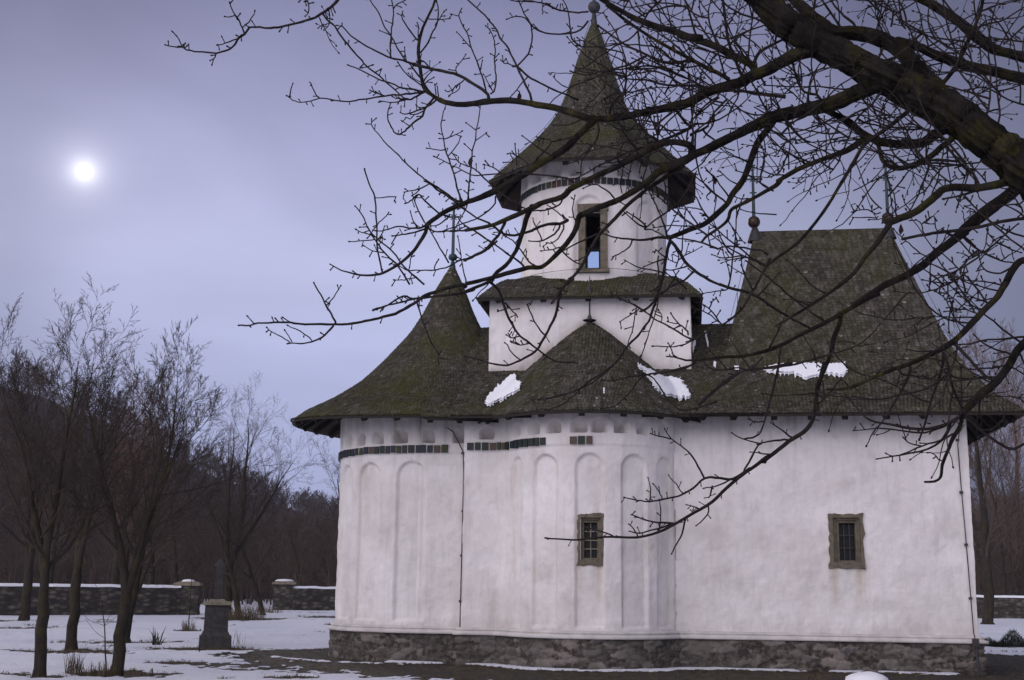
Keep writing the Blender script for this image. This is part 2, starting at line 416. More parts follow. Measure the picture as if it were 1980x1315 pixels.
def on_arc(cx, cy, R):
    return lambda s: (cx + R * sin(s / R), cy - R * cos(s / R), sin(s / R), -cos(s / R))
def on_x(y): return lambda s: (s, y, 0, -1)
fa, fb = on_arc(AC[0], AC[1], AR), on_arc(BC[0], BC[1], BR)
_hp = [f for f in foot if f[4] == 'hollow']; _hs = [0.0]
for _a, _b in zip(_hp, _hp[1:]): _hs.append(_hs[-1] + math.hypot(_a[0] - _b[0], _a[1] - _b[1]))
HL = _hs[-1]
def hollow_at(s):
    k = min(range(len(_hs)), key=lambda i: abs(_hs[i] - s)); return _hp[k][:4]
band('tile_band', [(fb, -BR * radians(100), 0, .165, None), (on_x(.45), -4.0, -3.28, .17, None), (on_x(0), -2.80, -2.10, .175, None), (lambda s: hollow_at(s), 0, HL, .165, None), (fa, A0 * AR, -AR * radians(22), .165, None), (fa, -AR * radians(9.5), AR * radians(4.5), .17, .9)], 4.80, 4.975)

# --- stone framed windows with iron bars
def window(x0, x1, z0, z1, ox0, ox1, oz0, oz1, y, nbx, nbz, seed, back=.35, broken=True):
    random.seed(seed)
    r = empty('window', (0, 0, 0)); r.parent = church
    def outline(a0, a1, b0, b1, rag):
        pts = []
        for (p, q) in (((a0, b0), (a1, b0)), ((a1, b0), (a1, b1)), ((a1, b1), (a0, b1)), ((a0, b1), (a0, b0))):
            for k in range(14):
                t_ = k / 14; x = p[0] + (q[0] - p[0]) * t_; z = p[1] + (q[1] - p[1]) * t_
                x += rag * fbm(x * 5 + seed, z * 5, seed); z += rag * fbm(x * 5, z * 5 + seed, seed + 9); pts.append((x, z))
        return pts
    rings = [(outline(x0, x1, z0, z1, .035), -.005), (outline(x0 + .004, x1 - .004, z0 + .004, z1 - .004, .035), .035), (outline(x0 + (ox0 - x0) * .45, x1 + (ox1 - x1) * .45, z0 + (oz0 - z0) * .75, z1 + (oz1 - z1) * .45, .004), .036),
             (outline(x0 + (ox0 - x0) * .50, x1 + (ox1 - x1) * .50, z0 + (oz0 - z0) * .78, z1 + (oz1 - z1) * .50, .003), -.03),
             (outline(x0 + (ox0 - x0) * .72, x1 + (ox1 - x1) * .72, z0 + (oz0 - z0) * .86, z1 + (oz1 - z1) * .72, .003), -.035),
             (outline(x0 + (ox0 - x0) * .78, x1 + (ox1 - x1) * .78, z0 + (oz0 - z0) * .9, z1 + (oz1 - z1) * .78, .003), -.065),
             (outline(ox0, ox1, oz0, oz1, .003), -.075), (outline(ox0, ox1, oz0, oz1, .003), -back)]
    mb = MB(); n = 56
    V = [(p[0], y - d, p[1]) for ring, d in rings for p in ring]
    F = [(i * n + k, i * n + (k + 1) % n, (i + 1) * n + (k + 1) % n, (i + 1) * n + k) for i in range(len(rings) - 1) for k in range(n)]
    mb.add(V, F); fr = mb.build('frame', MAT['window_stone'], r)
    g = MB(); g.box(((ox0 + ox1) / 2, y + back * .8, (oz0 + oz1) / 2), (ox1 - ox0 + .1, .01, oz1 - oz0 + .1)); g.build('pane', MAT['dark_glass'], r)
    ib = MB(); yb = y + .16
    for k in range(1, nbx + 1):
        x = ox0 + (ox1 - ox0) * k / (nbx + 1); ib.tube([(x, yb, oz0 - .02), (x + random.uniform(-.008, .008), yb, (oz0 + oz1) / 2), (x, yb, oz1 + .02)], .011, 6)
    for k in range(1, nbz + 1):
        z = oz0 + (oz1 - oz0) * k / (nbz + 1); ib.tube([(ox0 - .02, yb, z), (ox1 + .02, yb, z + random.uniform(-.006, .006))], .012, 6)
    ib.build('bars', MAT['cable'], r)
    return r
window(5.33, 6.10, 2.18, 3.38, 5.57, 5.92, 2.36, 3.18, -.0, 2, 2, 3)
wv = window(-.12, .46, 2.17, 3.29, .02, .31, 2.34, 3.10, -1.175, 1, 3, 8)
for ch in wv.children:
    if ch.name.startswith('bars'): ch.data.materials[0] = MAT['window_stone_pale']

# --- tower base and drum
TC = (-.05, 2.9)
def box_foot(x0, x1, y0, y1, st, tg): return line(x0, y0, x1, y0, tg, st) + line(x1, y0, x1, y1, tg, st) + line(x1, y1, x0, y1, tg, st) + line(x0, y1, x0, y0, tg, st)
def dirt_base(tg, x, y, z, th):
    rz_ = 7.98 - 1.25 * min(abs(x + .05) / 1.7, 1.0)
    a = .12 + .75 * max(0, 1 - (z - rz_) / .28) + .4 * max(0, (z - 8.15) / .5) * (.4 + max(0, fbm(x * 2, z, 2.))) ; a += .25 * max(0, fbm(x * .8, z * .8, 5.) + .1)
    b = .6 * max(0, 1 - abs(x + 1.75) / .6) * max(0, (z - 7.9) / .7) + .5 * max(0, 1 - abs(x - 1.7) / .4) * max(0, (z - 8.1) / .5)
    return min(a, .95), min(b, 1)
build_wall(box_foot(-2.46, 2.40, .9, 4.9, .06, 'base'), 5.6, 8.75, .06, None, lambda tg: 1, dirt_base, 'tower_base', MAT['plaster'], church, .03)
DR = 1.89
arches_d = []
for th in (0, 50, -50, 90, -90, 130, -130, 180): arches_d.append(('drum', th, .36, 9.25, 11.22, .09, 0))
for k in range(20): arches_d.append(('drum', k * 18 + 9 if k < 10 else k * 18 + 9 - 360, .17, 11.74, 12.12, .40, 1))
arches += arches_d
def drum_foot():
    return [(TC[0] + DR * sin(a), TC[1] - DR * cos(a), sin(a), -cos(a), 'drum', math.degrees(a)) for a in [(-pi + 2 * pi * i / 300) for i in range(301)]]
DW = dict(z0=9.33, z1=10.80, hw=.17)
def hole_drum(f, z):
    th = f[5]; u = radians(th) * DR
    if abs(th) > 150: return -.56 < f[0] < .20 and DW['z0'] - .1 < z < DW['z1'] + .1
    return abs(f[0] - .06) < .215 and cos(radians(th)) > 0 and DW['z0'] < z < DW['z1']
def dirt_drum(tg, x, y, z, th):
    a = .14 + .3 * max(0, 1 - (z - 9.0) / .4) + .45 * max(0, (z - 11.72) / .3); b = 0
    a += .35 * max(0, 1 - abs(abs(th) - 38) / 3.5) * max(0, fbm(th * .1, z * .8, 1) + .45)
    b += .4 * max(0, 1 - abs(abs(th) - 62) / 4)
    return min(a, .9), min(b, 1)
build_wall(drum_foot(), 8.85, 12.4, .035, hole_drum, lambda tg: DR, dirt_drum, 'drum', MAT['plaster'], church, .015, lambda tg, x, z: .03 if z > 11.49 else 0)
mb = MB()   # inner face of the drum wall, seen through its windows
for i in range(60):
    a0, a1 = 2 * pi * (i + .5) / 60, 2 * pi * (i + 1.5) / 60
    zs = [8.85, DW['z0'], DW['z1'], 12.4]
    for j in range(3):
        am = (a0 + a1) / 2; xm = TC[0] + 1.4 * sin(am); fr_ = cos(am) > 0
        if j == 1 and ((fr_ and abs(xm - .0) < .24) or (not fr_ and -.52 < xm < .16)): continue
        q = [(TC[0] + 1.4 * sin(a), TC[1] - 1.4 * cos(a), z) for a, z in ((a0, zs[j]), (a0, zs[j + 1]), (a1, zs[j + 1]), (a1, zs[j]))]
        mb.add(q, [(0, 1, 2, 3)])
mb.build('inner_wall', MAT['interior_dark'], church)
for sgn in (-1, 1):
    r = empty('window', (0, 0, 0)); r.parent = church
    y = TC[1] + sgn * (DR - .06); yo = sgn
    mb = MB(); x = .06 if sgn < 0 else -.18; z0, z1, hw = DW['z0'], DW['z1'], DW['hw']
    zc = z1 + .17
    mb.box((x - .27, y + yo * .03, (z0 + z1) / 2), (.17, .16, z1 - z0 + .02)); mb.box((x + .27, y + yo * .03, (z0 + z1) / 2), (.17, .16, z1 - z0 + .02))
    mb.box((x, y + yo * .034, z1 + .09), (.76, .165, .18)); mb.box((x, y + yo * .05, z0 - .04), (.80, .22, .1))
    mb.box((x - .22, y - yo * .25, (z0 + z1) / 2), (.06, .42, z1 - z0)); mb.box((x + .22, y - yo * .25, (z0 + z1) / 2), (.06, .42, z1 - z0))
    mb.box((x, y - yo * .25, z1 + .04), (.5, .42, .07)); mb.box((x, y - yo * .25, z0 - .04), (.5, .42, .07))
    mb.build('frame', MAT['window_stone'], r)
    g = MB(); g.box((x, y - yo * .1, (z0 + z1) / 2), (.38, .008, z1 - z0)); g.build('pane', MAT['window_glass'], r)
fd = on_arc(TC[0], TC[1], DR)
band('tile_band', [(fd, -DR * pi, DR * pi, .155, None)], 11.50, 11.66, .03)

# --- shingled roofs
def interp(prof, g):
    for (a, za), (b, zb) in zip(prof, prof[1:]):
        if g <= b: return za + (zb - za) * (g - a) / (b - a)
    return prof[-1][1]
def smooth_prof(prof, n=80):
    gs = [i / n for i in range(n + 1)]; zs = [interp(prof, g) for g in gs]
    for _ in range(6): zs = [zs[0]] + [(zs[i - 1] + 2 * zs[i] + zs[i + 1]) / 4 for i in range(1, n)] + [zs[-1]]
    return list(zip(gs, zs))
def roof(name, E, A, prof, mat_, seed, course=.088, wid=.08, zfix=None, closed=True, gmin=.004, lift=.026, ext=1.3, smin=0.0, smax=1.0, nseg=96):
    random.seed(seed); prof = smooth_prof(prof)
    r = MB()
    def P(s, g, off=0):
        e, a = E(s), A(s); z = interp(prof, g)
        if zfix: z += zfix(s) * g ** 3
        return Vector((a[0] + (e[0] - a[0]) * g, a[1] + (e[1] - a[1]) * g, z + off))
    ss = [smin + (smax - smin) * i / nseg for i in range(nseg + 1)]; gs = [gmin + (1 - gmin) * (i / 28) ** .9 for i in range(29)]
    V = []; F = []; n = len(gs)
    for off in (-.012, -.065):
        for s in ss:
            for g in gs: V.append(P(s, g, off))
    M = len(ss) * n
    for i in range(nseg):
        for j in range(n - 1):
            a = i * n + j; F.append((a, a + 1, a + n + 1, a + n)); F.append((M + a, M + a + n, M + a + n + 1, M + a + 1))
        a = i * n + n - 1; F.append((a, M + a, M + a + n, a + n))
    if not closed:
        for j in range(n - 1):
            F.append((j, M + j, M + j + 1, j + 1)); a = nseg * n + j; F.append((a, a + 1, M + a + 1, M + a))
    nb = nseg * (n - 1)
    r.add(V, F, .3); 
    r.m = []
    for i in range(nseg):
        for j in range(n - 1): r.m += [0, 1]
        r.m += [2]
    r.m += [2] * (len(F) - len(r.m))
    # courses from the eave up
    sm = (smin + smax) / 2; arcl = [0]; N_ = 400
    ref = [P(sm, 1 - k / N_) for k in range(N_ + 1)]
    for k in range(N_): arcl.append(arcl[-1] + (ref[k + 1] - ref[k]).length)
    tot = arcl[-1]; rows = int(tot / course)
    def g_at(l):
        l = max(0, min(tot * .9999, l)); lo = 0
        import bisect
        k = bisect.bisect_right(arcl, l) - 1; return 1 - (k + (l - arcl[k]) / max(1e-9, arcl[k + 1] - arcl[k])) / N_
    for row in range(rows + 1):
        gb = g_at(row * course - (.03 if row == 0 else 0)); gt = g_at((row + ext) * course); gb2 = g_at(row * course - .035) if row else min(1.012, gb + .012)
        if gb < gmin * 1.5: break
        per = 0; last = None
        for k in range(41):
            p = P(smin + (smax - smin) * k / 40, gb)
            if last is not None: per += (p - last).length
            last = p
        cnt = max(5, int(per / wid)); ph = (row % 2) * .5 + random.uniform(-.12, .12)
        rowtone = random.uniform(-.06, .06)
        for k in range(-1, cnt + 1):
            s0 = smin + (smax - smin) * (k + ph) / cnt; s1 = s0 + (smax - smin) / cnt
            if s1 <= smin or s0 >= smax: continue
            s0 = max(s0, smin); s1 = min(s1, smax)
            if closed and smin == 0 and smax == 1: pass
            gp = (s1 - s0) * .04; s0 += gp; s1 -= gp; smid = (s0 + s1) / 2
            lf = lift * random.uniform(.7, 1.5); j_ = random.uniform(-.012, .012)
            gbb = gb + j_ * (gb2 - gb) * 8 if row else gb
            TL, TR = P(s0, gt, .002), P(s1, gt, .002)
            BL, BM, BR_ = P(s0, gbb, lf), P(smid, gbb + (gb2 - gb), lf * 1.05), P(s1, gbb, lf)
            dn = Vector((0, 0, -lf * .8))
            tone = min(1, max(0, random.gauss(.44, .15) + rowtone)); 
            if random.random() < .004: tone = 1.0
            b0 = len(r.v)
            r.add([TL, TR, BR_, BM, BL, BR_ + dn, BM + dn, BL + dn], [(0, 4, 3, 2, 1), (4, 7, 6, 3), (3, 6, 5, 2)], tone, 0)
            tt = max(0, tone - .30); r.c[-8:] = [tt, tt, tone, min(1, tone + .08), tone, 0.0, 0.0, 0.0]  # weathered tops, wet end grain; shade between courses also painted into the tone
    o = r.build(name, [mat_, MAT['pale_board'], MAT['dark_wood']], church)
    return o, P
# altar roof
def E_alt(s):
    a = 2 * pi * s   # s=0 back, going round by the left to the front
    x, y = -sin(a), cos(a)
    return (-3.78 + (4.03 if x < 0 else 3.2) * x, 2.9 + 3.5 * y)
def zf_alt(s):
    x = -sin(2 * pi * s); return .22 * max(0, -x) ** 2 - (.06 if x > 0 else 0)
prof_alt = [(0, 10.05), (.05, 9.72), (.10, 9.38), (.18, 8.70), (.27, 8.10), (.447, 7.28), (.58, 6.74), (.68, 6.45), (.78, 6.17), (.916, 5.86), (1, 5.56)]
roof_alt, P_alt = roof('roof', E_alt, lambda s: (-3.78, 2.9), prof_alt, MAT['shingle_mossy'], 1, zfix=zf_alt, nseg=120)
# nave roof behind the side apse (gable along the axis, its ends run into the neighbours)
prof_nave = [(0, 8.31), (.25, 7.65), (.526, 6.80), (.66, 6.40), (.78, 6.02), (.92, 5.72), (1, 5.50)]
def E_nave(s):
    if s < .5: return (-3.05 + 7.0 * (s / .5), -.9)
    return (3.95 - 7.0 * ((s - .5) / .5), 6.7)
def A_nave(s): e = E_nave(s); return (e[0], 2.9)
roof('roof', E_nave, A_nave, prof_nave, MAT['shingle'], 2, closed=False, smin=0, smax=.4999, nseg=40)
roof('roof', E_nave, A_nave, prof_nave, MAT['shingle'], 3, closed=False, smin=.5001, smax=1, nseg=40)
# side apse half cone
def E_aps(s):
    a = -pi * .56 + pi * 1.12 * s; return (.02 + 2.72 * sin(a), .88 - 2.72 * cos(a))
prof_aps = [(0, 7.98), (.05, 7.90), (.11, 7.79), (.2, 7.61), (.32, 7.33), (.43, 7.07), (.54, 6.82), (.66, 6.50), (.8, 6.08), (.9, 5.80), (1, 5.47)]
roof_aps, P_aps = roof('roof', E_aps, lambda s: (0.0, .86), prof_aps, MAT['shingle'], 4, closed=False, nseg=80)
# west roof with ridge
XL, XR, YF, YB = 2.32, 9.45, -.9, 6.7; RX0, RX1 = 4.07, 7.38
per_ = [(XR - XL), (YB - YF), (XR - XL), (YB - YF)]
def E_w(s):
    l = (s % 1.0) * sum(per_)
    if s >= 1: l = sum(per_)
    if l <= per_[0]: return (XL + l, YF)
    l -= per_[0]
    if l <= per_[1]: return (XR, YF + l)
    l -= per_[1]
    if l <= per_[2]: return (XR - l, YB)
    l -= per_[2]; return (XL, YB - l)
def A_w(s):
    x, y = E_w(s)
    if abs(y - YF) < 1e-6 or abs(y - YB) < 1e-6: return (RX0 + (RX1 - RX0) * (x - XL) / (XR - XL), 2.9)
    return (RX0, 2.9) if abs(x - XL) < 1e-6 else (RX1, 2.9)
prof_w = [(0, 10.73), (.1, 9.98), (.18, 9.42), (.26, 8.84), (.34, 8.28), (.46, 7.45), (.6, 6.70), (.78, 6.04), (.94, 5.68), (1, 5.50)]
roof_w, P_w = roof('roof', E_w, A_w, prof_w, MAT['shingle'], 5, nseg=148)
# tower skirt roof and spire
def E_sk(s):
    l = (s % 1.0) * 4; x0, x1, y0, y1 = -2.72, 2.66, .6, 5.2
    if l <= 1: return (x0 + (x1 - x0) * l, y0)
    if l <= 2: return (x1, y0 + (y1 - y0) * (l - 1))
    if l <= 3: return (x1 - (x1 - x0) * (l - 2), y1)
    return (x0, y1 - (y1 - y0) * (l - 3))
prof_sk = [(0, 9.65), (.3, 9.52), (.565, 9.36), (.8, 9.08), (.9, 8.86), (1, 8.56)]
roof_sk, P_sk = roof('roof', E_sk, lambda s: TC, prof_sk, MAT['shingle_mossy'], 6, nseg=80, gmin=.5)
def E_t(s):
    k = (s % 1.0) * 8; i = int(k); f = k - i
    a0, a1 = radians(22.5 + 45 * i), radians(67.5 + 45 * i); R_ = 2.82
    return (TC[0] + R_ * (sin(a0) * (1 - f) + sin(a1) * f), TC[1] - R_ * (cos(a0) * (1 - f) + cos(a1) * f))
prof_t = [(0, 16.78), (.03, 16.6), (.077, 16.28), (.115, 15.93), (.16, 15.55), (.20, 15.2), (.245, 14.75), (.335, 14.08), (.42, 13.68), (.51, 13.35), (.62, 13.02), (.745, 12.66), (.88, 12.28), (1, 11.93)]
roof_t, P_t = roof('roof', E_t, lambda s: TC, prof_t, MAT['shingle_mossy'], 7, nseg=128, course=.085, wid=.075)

# rafter ends under the eaves: each its own piece of its roof
def rafter(parent, pe, pin, sz=.085):
    pe, pin = Vector(pe), Vector(pin); mb = MB(); mb.beam(pe, pin, .13, .12); return mb.build('rafter', MAT['dark_wood'], parent)
def raft_on(P, parent, svals, gin, drop=.10, ge=.975):
    for s in svals:
        rafter(parent, P(s, ge, -drop - .055), P(s, gin, -drop), .13)
raft_on(P_alt, roof_alt, [.30, .335, .37, .405, .44, .475, .51, .545], .66)
raft_on(P_alt, roof_alt, [.27, .24, .21, .18, .15], .66)
raft_on(P_aps, roof_aps, [.20, .30, .40, .5, .60, .70, .79], .72)
raft_on(P_w, roof_w, [(x - XL) / sum(per_) for x in (2.55, 3.25, 4.15, 4.95, 5.7, 6.6, 7.4, 8.25)], .8)
raft_on(P_w, roof_w, [(per_[0] + y) / sum(per_) for y in (.8, 1.6, 2.4, 3.2, 4.0, 4.8, 5.6)], .6)
raft_on(P_sk, roof_sk, [.25 * k for k in (.08, .29, .5, .72, .93)], .9, .09)
raft_on(P_sk, roof_sk, [.25 + .25 * k for k in (.1, .3, .5, .7, .9)], .9, .09)
raft_on(P_sk, roof_sk, [.75 + .25 * k for k in (.1, .3, .5, .7, .9)], .9, .09)
raft_on(P_t, roof_t, [k / 16 + 1 / 32 for k in range(16)], .68, .10)

# --- finials and crosses
def cross(c, h, mat_, parent, r_=.027, wd=.36, name='cross'):
    mb = MB(); x, y, z = c
    mb.tube([(x, y, z), (x, y, z + h)], [r_ * 1.7, r_ * 1.1], 7)
    zc = z + h * .72
    for dx, dz in ((wd / 2, 0), (-wd / 2, 0)):
        mb.tube([(x, y, zc), (x + dx, y, zc + dz)], [r_, r_ * .8], 6)
        for q in ((.05, 0), (0, .05), (0, -.05)): mb.lathe([(.001, -.03), (.028, 0), (.001, .03)], (x + dx + q[0] * (1 if dx > 0 else -1), y, zc + q[1]), 6)
    for q in ((-.05, 0), (.05, 0), (0, .06)): mb.lathe([(.001, -.035), (.03, 0), (.001, .035)], (x + q[0], y, z + h + q[1] - .02), 6)
    mb.tube([(x - wd * .25, y, z + h * .46), (x + wd * .25, y, z + h * .46)], r_ * .7, 6)
    for a in range(4):
        q = radians(45 + 90 * a); mb.tube([(x, y, zc), (x + .11 * cos(q), y, zc + .11 * sin(q))], r_ * .5, 5)
    return mb.build(name, mat_, parent)
def ball(c, r_, mat_, parent, name='ball', sq=1.0):
    mb = MB(); mb.lathe([(max(.001, r_ * sin(pi * k / 10)), -r_ * sq * cos(pi * k / 10)) for k in range(11)], c, 18); return mb.build(name, mat_, parent, True)
def cap(c, r0_, r1_, h, mat_, parent, name='finial_base'):
    mb = MB(); mb.lathe([(r0_, -h), (r0_ * .55 + r1_ * .45, -h * .5), (r1_, 0), (.001, .02)], c, 14); return mb.build(name, mat_, parent, True)
cap((-3.78, 2.9, 10.10), .10, .05, .28, MAT['green_metal'], roof_alt); ball((-3.78, 2.9, 10.22), .12, MAT['green_metal'], roof_alt, sq=.85); cross((-3.78, 2.9, 10.3), 1.42, MAT['green_metal'], roof_alt)
mb = MB(); mb.tube([(0, .72, 7.95), (0, .72, 8.62), (.01, .70, 8.66), (-.01, .70, 8.78), (0, .72, 8.82), (0, .72, 9.10)], [.022, .02, .05, .05, .02, .006], 7); mb.lathe([(.15, -.02), (.17, .0), (.06, .03), (.035, .12)], (0, .72, 8.0), 12); mb.build('finial', MAT['iron'], roof_aps)
cap((RX0, 2.9, 10.83), .20, .06, .40, MAT['iron'], roof_w); ball((RX0 - .02, 2.9, 10.96), .16, MAT['brass'], roof_w); cross((RX0 - .02, 2.9, 11.1), 1.40, MAT['green_metal'], roof_w)
cap((RX1, 2.9, 10.83), .20, .06, .40, MAT['iron'], roof_w); ball((RX1, 2.9, 10.96), .16, MAT['brass'], roof_w); cross((RX1, 2.9, 11.1), 1.30, MAT['green_metal'], roof_w)
cap((TC[0], TC[1], 16.95), .10, .05, .5, MAT['iron'], roof_t); ball((TC[0], TC[1], 17.1), .17, MAT['iron'], roof_t); cross((TC[0], TC[1], 17.25), 1.6, MAT['green_metal'], roof_t)

# --- lightning cables down the walls and along the roofs
def cable(pts, r_, clips=(), posts=()):
    mb = MB(); mb.tube(pts, r_, 5)
    for c in clips: mb.box(c, (.07, .05, .05))
    for a, b_ in posts: mb.tube([a, b_], r_ * 1.2, 5)
    return mb.build('lightning_cable', MAT['cable'], church)
cable([(-3.3, .1, 5.35), (-3.22, .40, 5.30), (-3.05, .38, 5.0), (-2.95, .37, 4.8), (-2.93, .37, 4.3), (-2.935, .37, 3.0), (-2.945, .37, 1.5), (-2.94, .33, .9), (-2.93, .24, .66), (-2.95, .20, .45), (-2.94, .19, 0)], .014, [(-2.93, .39, 3.42), (-2.94, .39, 2.4), (-2.95, .39, 1.36), (-2.96, .39, 4.78)])
mb = MB(); mb.box((-2.94, .19, .32), (.07, .05, .66)); mb.build('conduit', MAT['iron'], church)
cable([(8.28, -.35, 5.3), (8.22, -.06, 5.15), (8.18, -.05, 4.9), (8.2, -.05, 4.0), (8.24, -.04, 2.9), (8.27, -.05, 1.7), (8.29, -.06, .85), (8.29, -.2, .7), (8.29, -.2, .4)], .012, [(8.18, -.04, 5.0), (8.2, -.04, 3.85), (8.24, -.04, 2.72), (8.27, -.04, 1.58)])
mb = MB(); mb.tube([(8.29, -.2, .72), (8.3, -.2, .55), (8.32, -.21, 0)], .03, 8); mb.box((8.29, -.2, .66), (.13, .07, .16)); mb.build('conduit', MAT['iron'], church)
def roof_wire(P, s, g0_, g1_, off, nn=10, posts=3):
    pts = [P(s, g0_ + (g1_ - g0_) * k / nn, off) for k in range(nn + 1)]
    ps = [(P(s, g0_ + (g1_ - g0_) * (k + .5) / posts, 0), P(s, g0_ + (g1_ - g0_) * (k + .5) / posts, off)) for k in range(posts)]
    cable(pts, .006, (), ps)
roof_wire(P_w, 0.0, .05, .55, .32, posts=1); roof_wire(P_w, per_[0] / sum(per_), .05, .62, .30, posts=2)
roof_wire(P_t, .75 + .02, .05, 1.0, .16, posts=3); roof_wire(P_t, 0.25, .05, 1.0, .16, posts=3)
wire = [(TC[0] + 2.02 * sin(a), TC[1] - 2.02 * cos(a), 9.32 + .01 * sin(5 * a)) for a in [2 * pi * k / 40 for k in range(41)]]
mb = MB(); mb.tube(wire, .007, 4); mb.build('lightning_cable', MAT['cable'], church)

# ------------------------------------------------------------------ ground
def ch_local(x, y):
    q = CH_INV_I @ Vector((x, y, 0)); return q.x, q.y
def foot_dist(cx, cy):
    dx = max(-4.0 - cx, 0, cx - 8.4); dy = max(.3 - cy, 0, cy - 5.8)
    d = math.hypot(dx, dy)
    return min(d, max(0, math.hypot(cx + 4, cy - 3) - 2.55), max(0, math.hypot(cx - .06, cy - .85) - 2.1), max(0, math.hypot(max(-2.86 - cx, 0, cx - 8.4), max(-cy, 0, cy - 5.8))))
BARE = []   # (x, y, rx, ry, strength) patches where grass shows through
random.seed(11)
for px, py, rx, ry in [(30, 1216, 1.3, .5), (70, 1218, .8, .3), (112, 1214, .6, .25), (135, 1262, 1.6, .55), (190, 1252, .7, .25), (255, 1244, 1.6, .45), (330, 1284, .55, .25), (360, 1283, .5, .2), (235, 1306, 1.0, .45), (5, 1308, .5, .3), (235, 1300, .4, .2), (395, 1257, 1.7, .5), (445, 1256, .8, .3), (480, 1197, 2.6, .7), (440, 1200, 1.6, .5), (625, 1193, 1.4, .4), (560, 1312, .6, .2), (365, 1220, .6, .4), (40, 1262, .5, .15), (210, 1204, 1.2, .3), (1950, 1250, 1.2, .3), (20, 1202, 1.5, .4), (600, 1186, 1.6, .3), (1930, 1262, 2.0, .15), (75, 1313, .5, .3)]:
    p = gr(px, py); BARE.append((p.x, p.y, rx, ry * 2.0, 1.0))
for _ in range(80):
    x, y = random.uniform(-30, 26), random.uniform(21, 62); BARE.append((x, y, random.uniform(.08, .4), random.uniform(.1, .5), random.uniform(.45, .75)))
def bare_at(x, y):
    cx, cy = ch_local(x, y); b = 0.0
    if -16 < cx < 18 and -12 < cy < 14:
        d = foot_dist(cx, cy); n = fbm(x * .8, y * .5, 1.0, 5)
        th = 2.9 + 2.3 * sstep(.5, -4.0, cy) * (1 - sstep(-3, -1.2, cx)) + 2.6 * sstep(-3.0, -1.2, cx) + .9 * n
        if cy > 2: th = 2.2 + .6 * n + 2.2 * sstep(6, 9, cx)
        b = sstep(0, .35, th - d + .35 * fbm(x * 5, y * 2, 4.))
        # old snow left along the foot of the wall and in a thin curved drift
        s1 = .55 + .25 * fbm(x * .7, y * .7, 8.); s2 = sstep(.04, .12, d) * (1 - sstep(s1, s1 + .12, d + .12 * fbm(x * 6, y * 6, 2)))
        if -4.6 < cx < 7.9 and cy < .3 and fbm(x * .5, y * .5, 12.) > -.28: b *= 1 - s2
        if cx < -4.0 and cy < 1.5:
            c = abs(d - (1.35 + .12 * cy)); b *= 1 - (1 - sstep(.05, .13, c)) * sstep(-.3, .1, fbm(x * 1.2, y * 1.2, 3.) + .2)
        if d > th - 1.0 and cy < 0: b *= 1 - .9 * sstep(.12, .3, fbm(x * 2.2, y * 3.5, 20., 5))
    for (qx, qy, rx, ry, st) in BARE:
        ux, uy = (x - qx) / rx, (y - qy) / ry
        if abs(ux) < 1.5 and abs(uy) < 1.5:
            k = 1 - math.hypot(ux, uy) + .55 * fbm(x * 3.1, y * 2.0, qx); b = max(b, st * sstep(-.1, .2, k))
    return b
def axis(lo, hi, step, ext, n):
    a = list(np.arange(lo, hi + .001, step)); k = 1.0; s = step
    pos, neg = [hi], [lo]
    for i in range(n):
        s *= ext; pos.append(pos[-1] + s); neg.append(neg[-1] - s)
    return neg[:0:-1] + a + pos[1:]
gx = axis(-17, 15, .12, 1.14, 46); gy = axis(20.5, 46, .17, 1.14, 44)
V = []; tone = []
for y in gy:
    for x in gx:
        near = -60 < x < 60 and 15 < y < 120
        b = bare_at(x, y) if near else (0.0 if abs(x) < 120 and y < 160 else .0)
        h = .05 * fbm(x * .15, y * .15, 0, 3) + .03 * fbm(x * .9, y * .9, 5., 3) if near else 0
        if near:
            cx, cy = ch_local(x, y)
            if -9 < cx < 13 and -8 < cy < 11: h *= .4
            h += .055 * (1 - b) - .02 + b * .035 * max(-.5, fbm(x * 7, y * 7, 2., 3))
        V.append((x, y, h)); tone.append(b)
nx_ = len(gx); F = [(j * nx_ + i, j * nx_ + i + 1, (j + 1) * nx_ + i + 1, (j + 1) * nx_ + i) for j in range(len(gy) - 1) for i in range(nx_ - 1)]
m, t, b = mat('snowy_ground', .8, .3)
tn = attr(t)
sn = ramp(t, tex(t, .25, 7, .6), [(.3, (.66, .69, .80)), (.7, (.80, .82, .88))])
er = ramp(t, tex(t, 3.5, 8, .7), [(.3, (.022, .018, .012)), (.5, (.045, .036, .022)), (.7, (.085, .075, .04))])
wet = mixc(t, ramp(t, tex(t, .7, 5, .6), [(.45, 0.0), (.6, .7)]), er, (.03, .028, .028))
fac = ramp(t, mth(t, 'ADD', tn, mth(t, 'MULTIPLY', mth(t, 'SUBTRACT', tex(t, 9, 6, .7), .5), .9)), [(.40, 0.0), (.52, 1.0)])
spk = ramp(t, tex(t, 14, 4, .7), [(.68, 0.0), (.74, .4)])
f2 = mth(t, 'MAXIMUM', fac, mth(t, 'MULTIPLY', spk, ramp(t, tex(t, .35, 4, .6), [(.45, 0.0), (.65, 1.0)])))
t.links.new(mixc(t, f2, sn, wet), b.inputs['Base Color']); bump(t, b, mth(t, 'ADD', tex(t, 2.2, 7, .65), mth(t, 'MULTIPLY', tex(t, 7, 6, .75), .6)), .9, .12)
mb = MB(); mb.v, mb.f, mb.c, mb.m = V, F, tone, [0] * len(F)
tag(mb.build('ground', MAT['snowy_ground'], None, True), kind='structure')

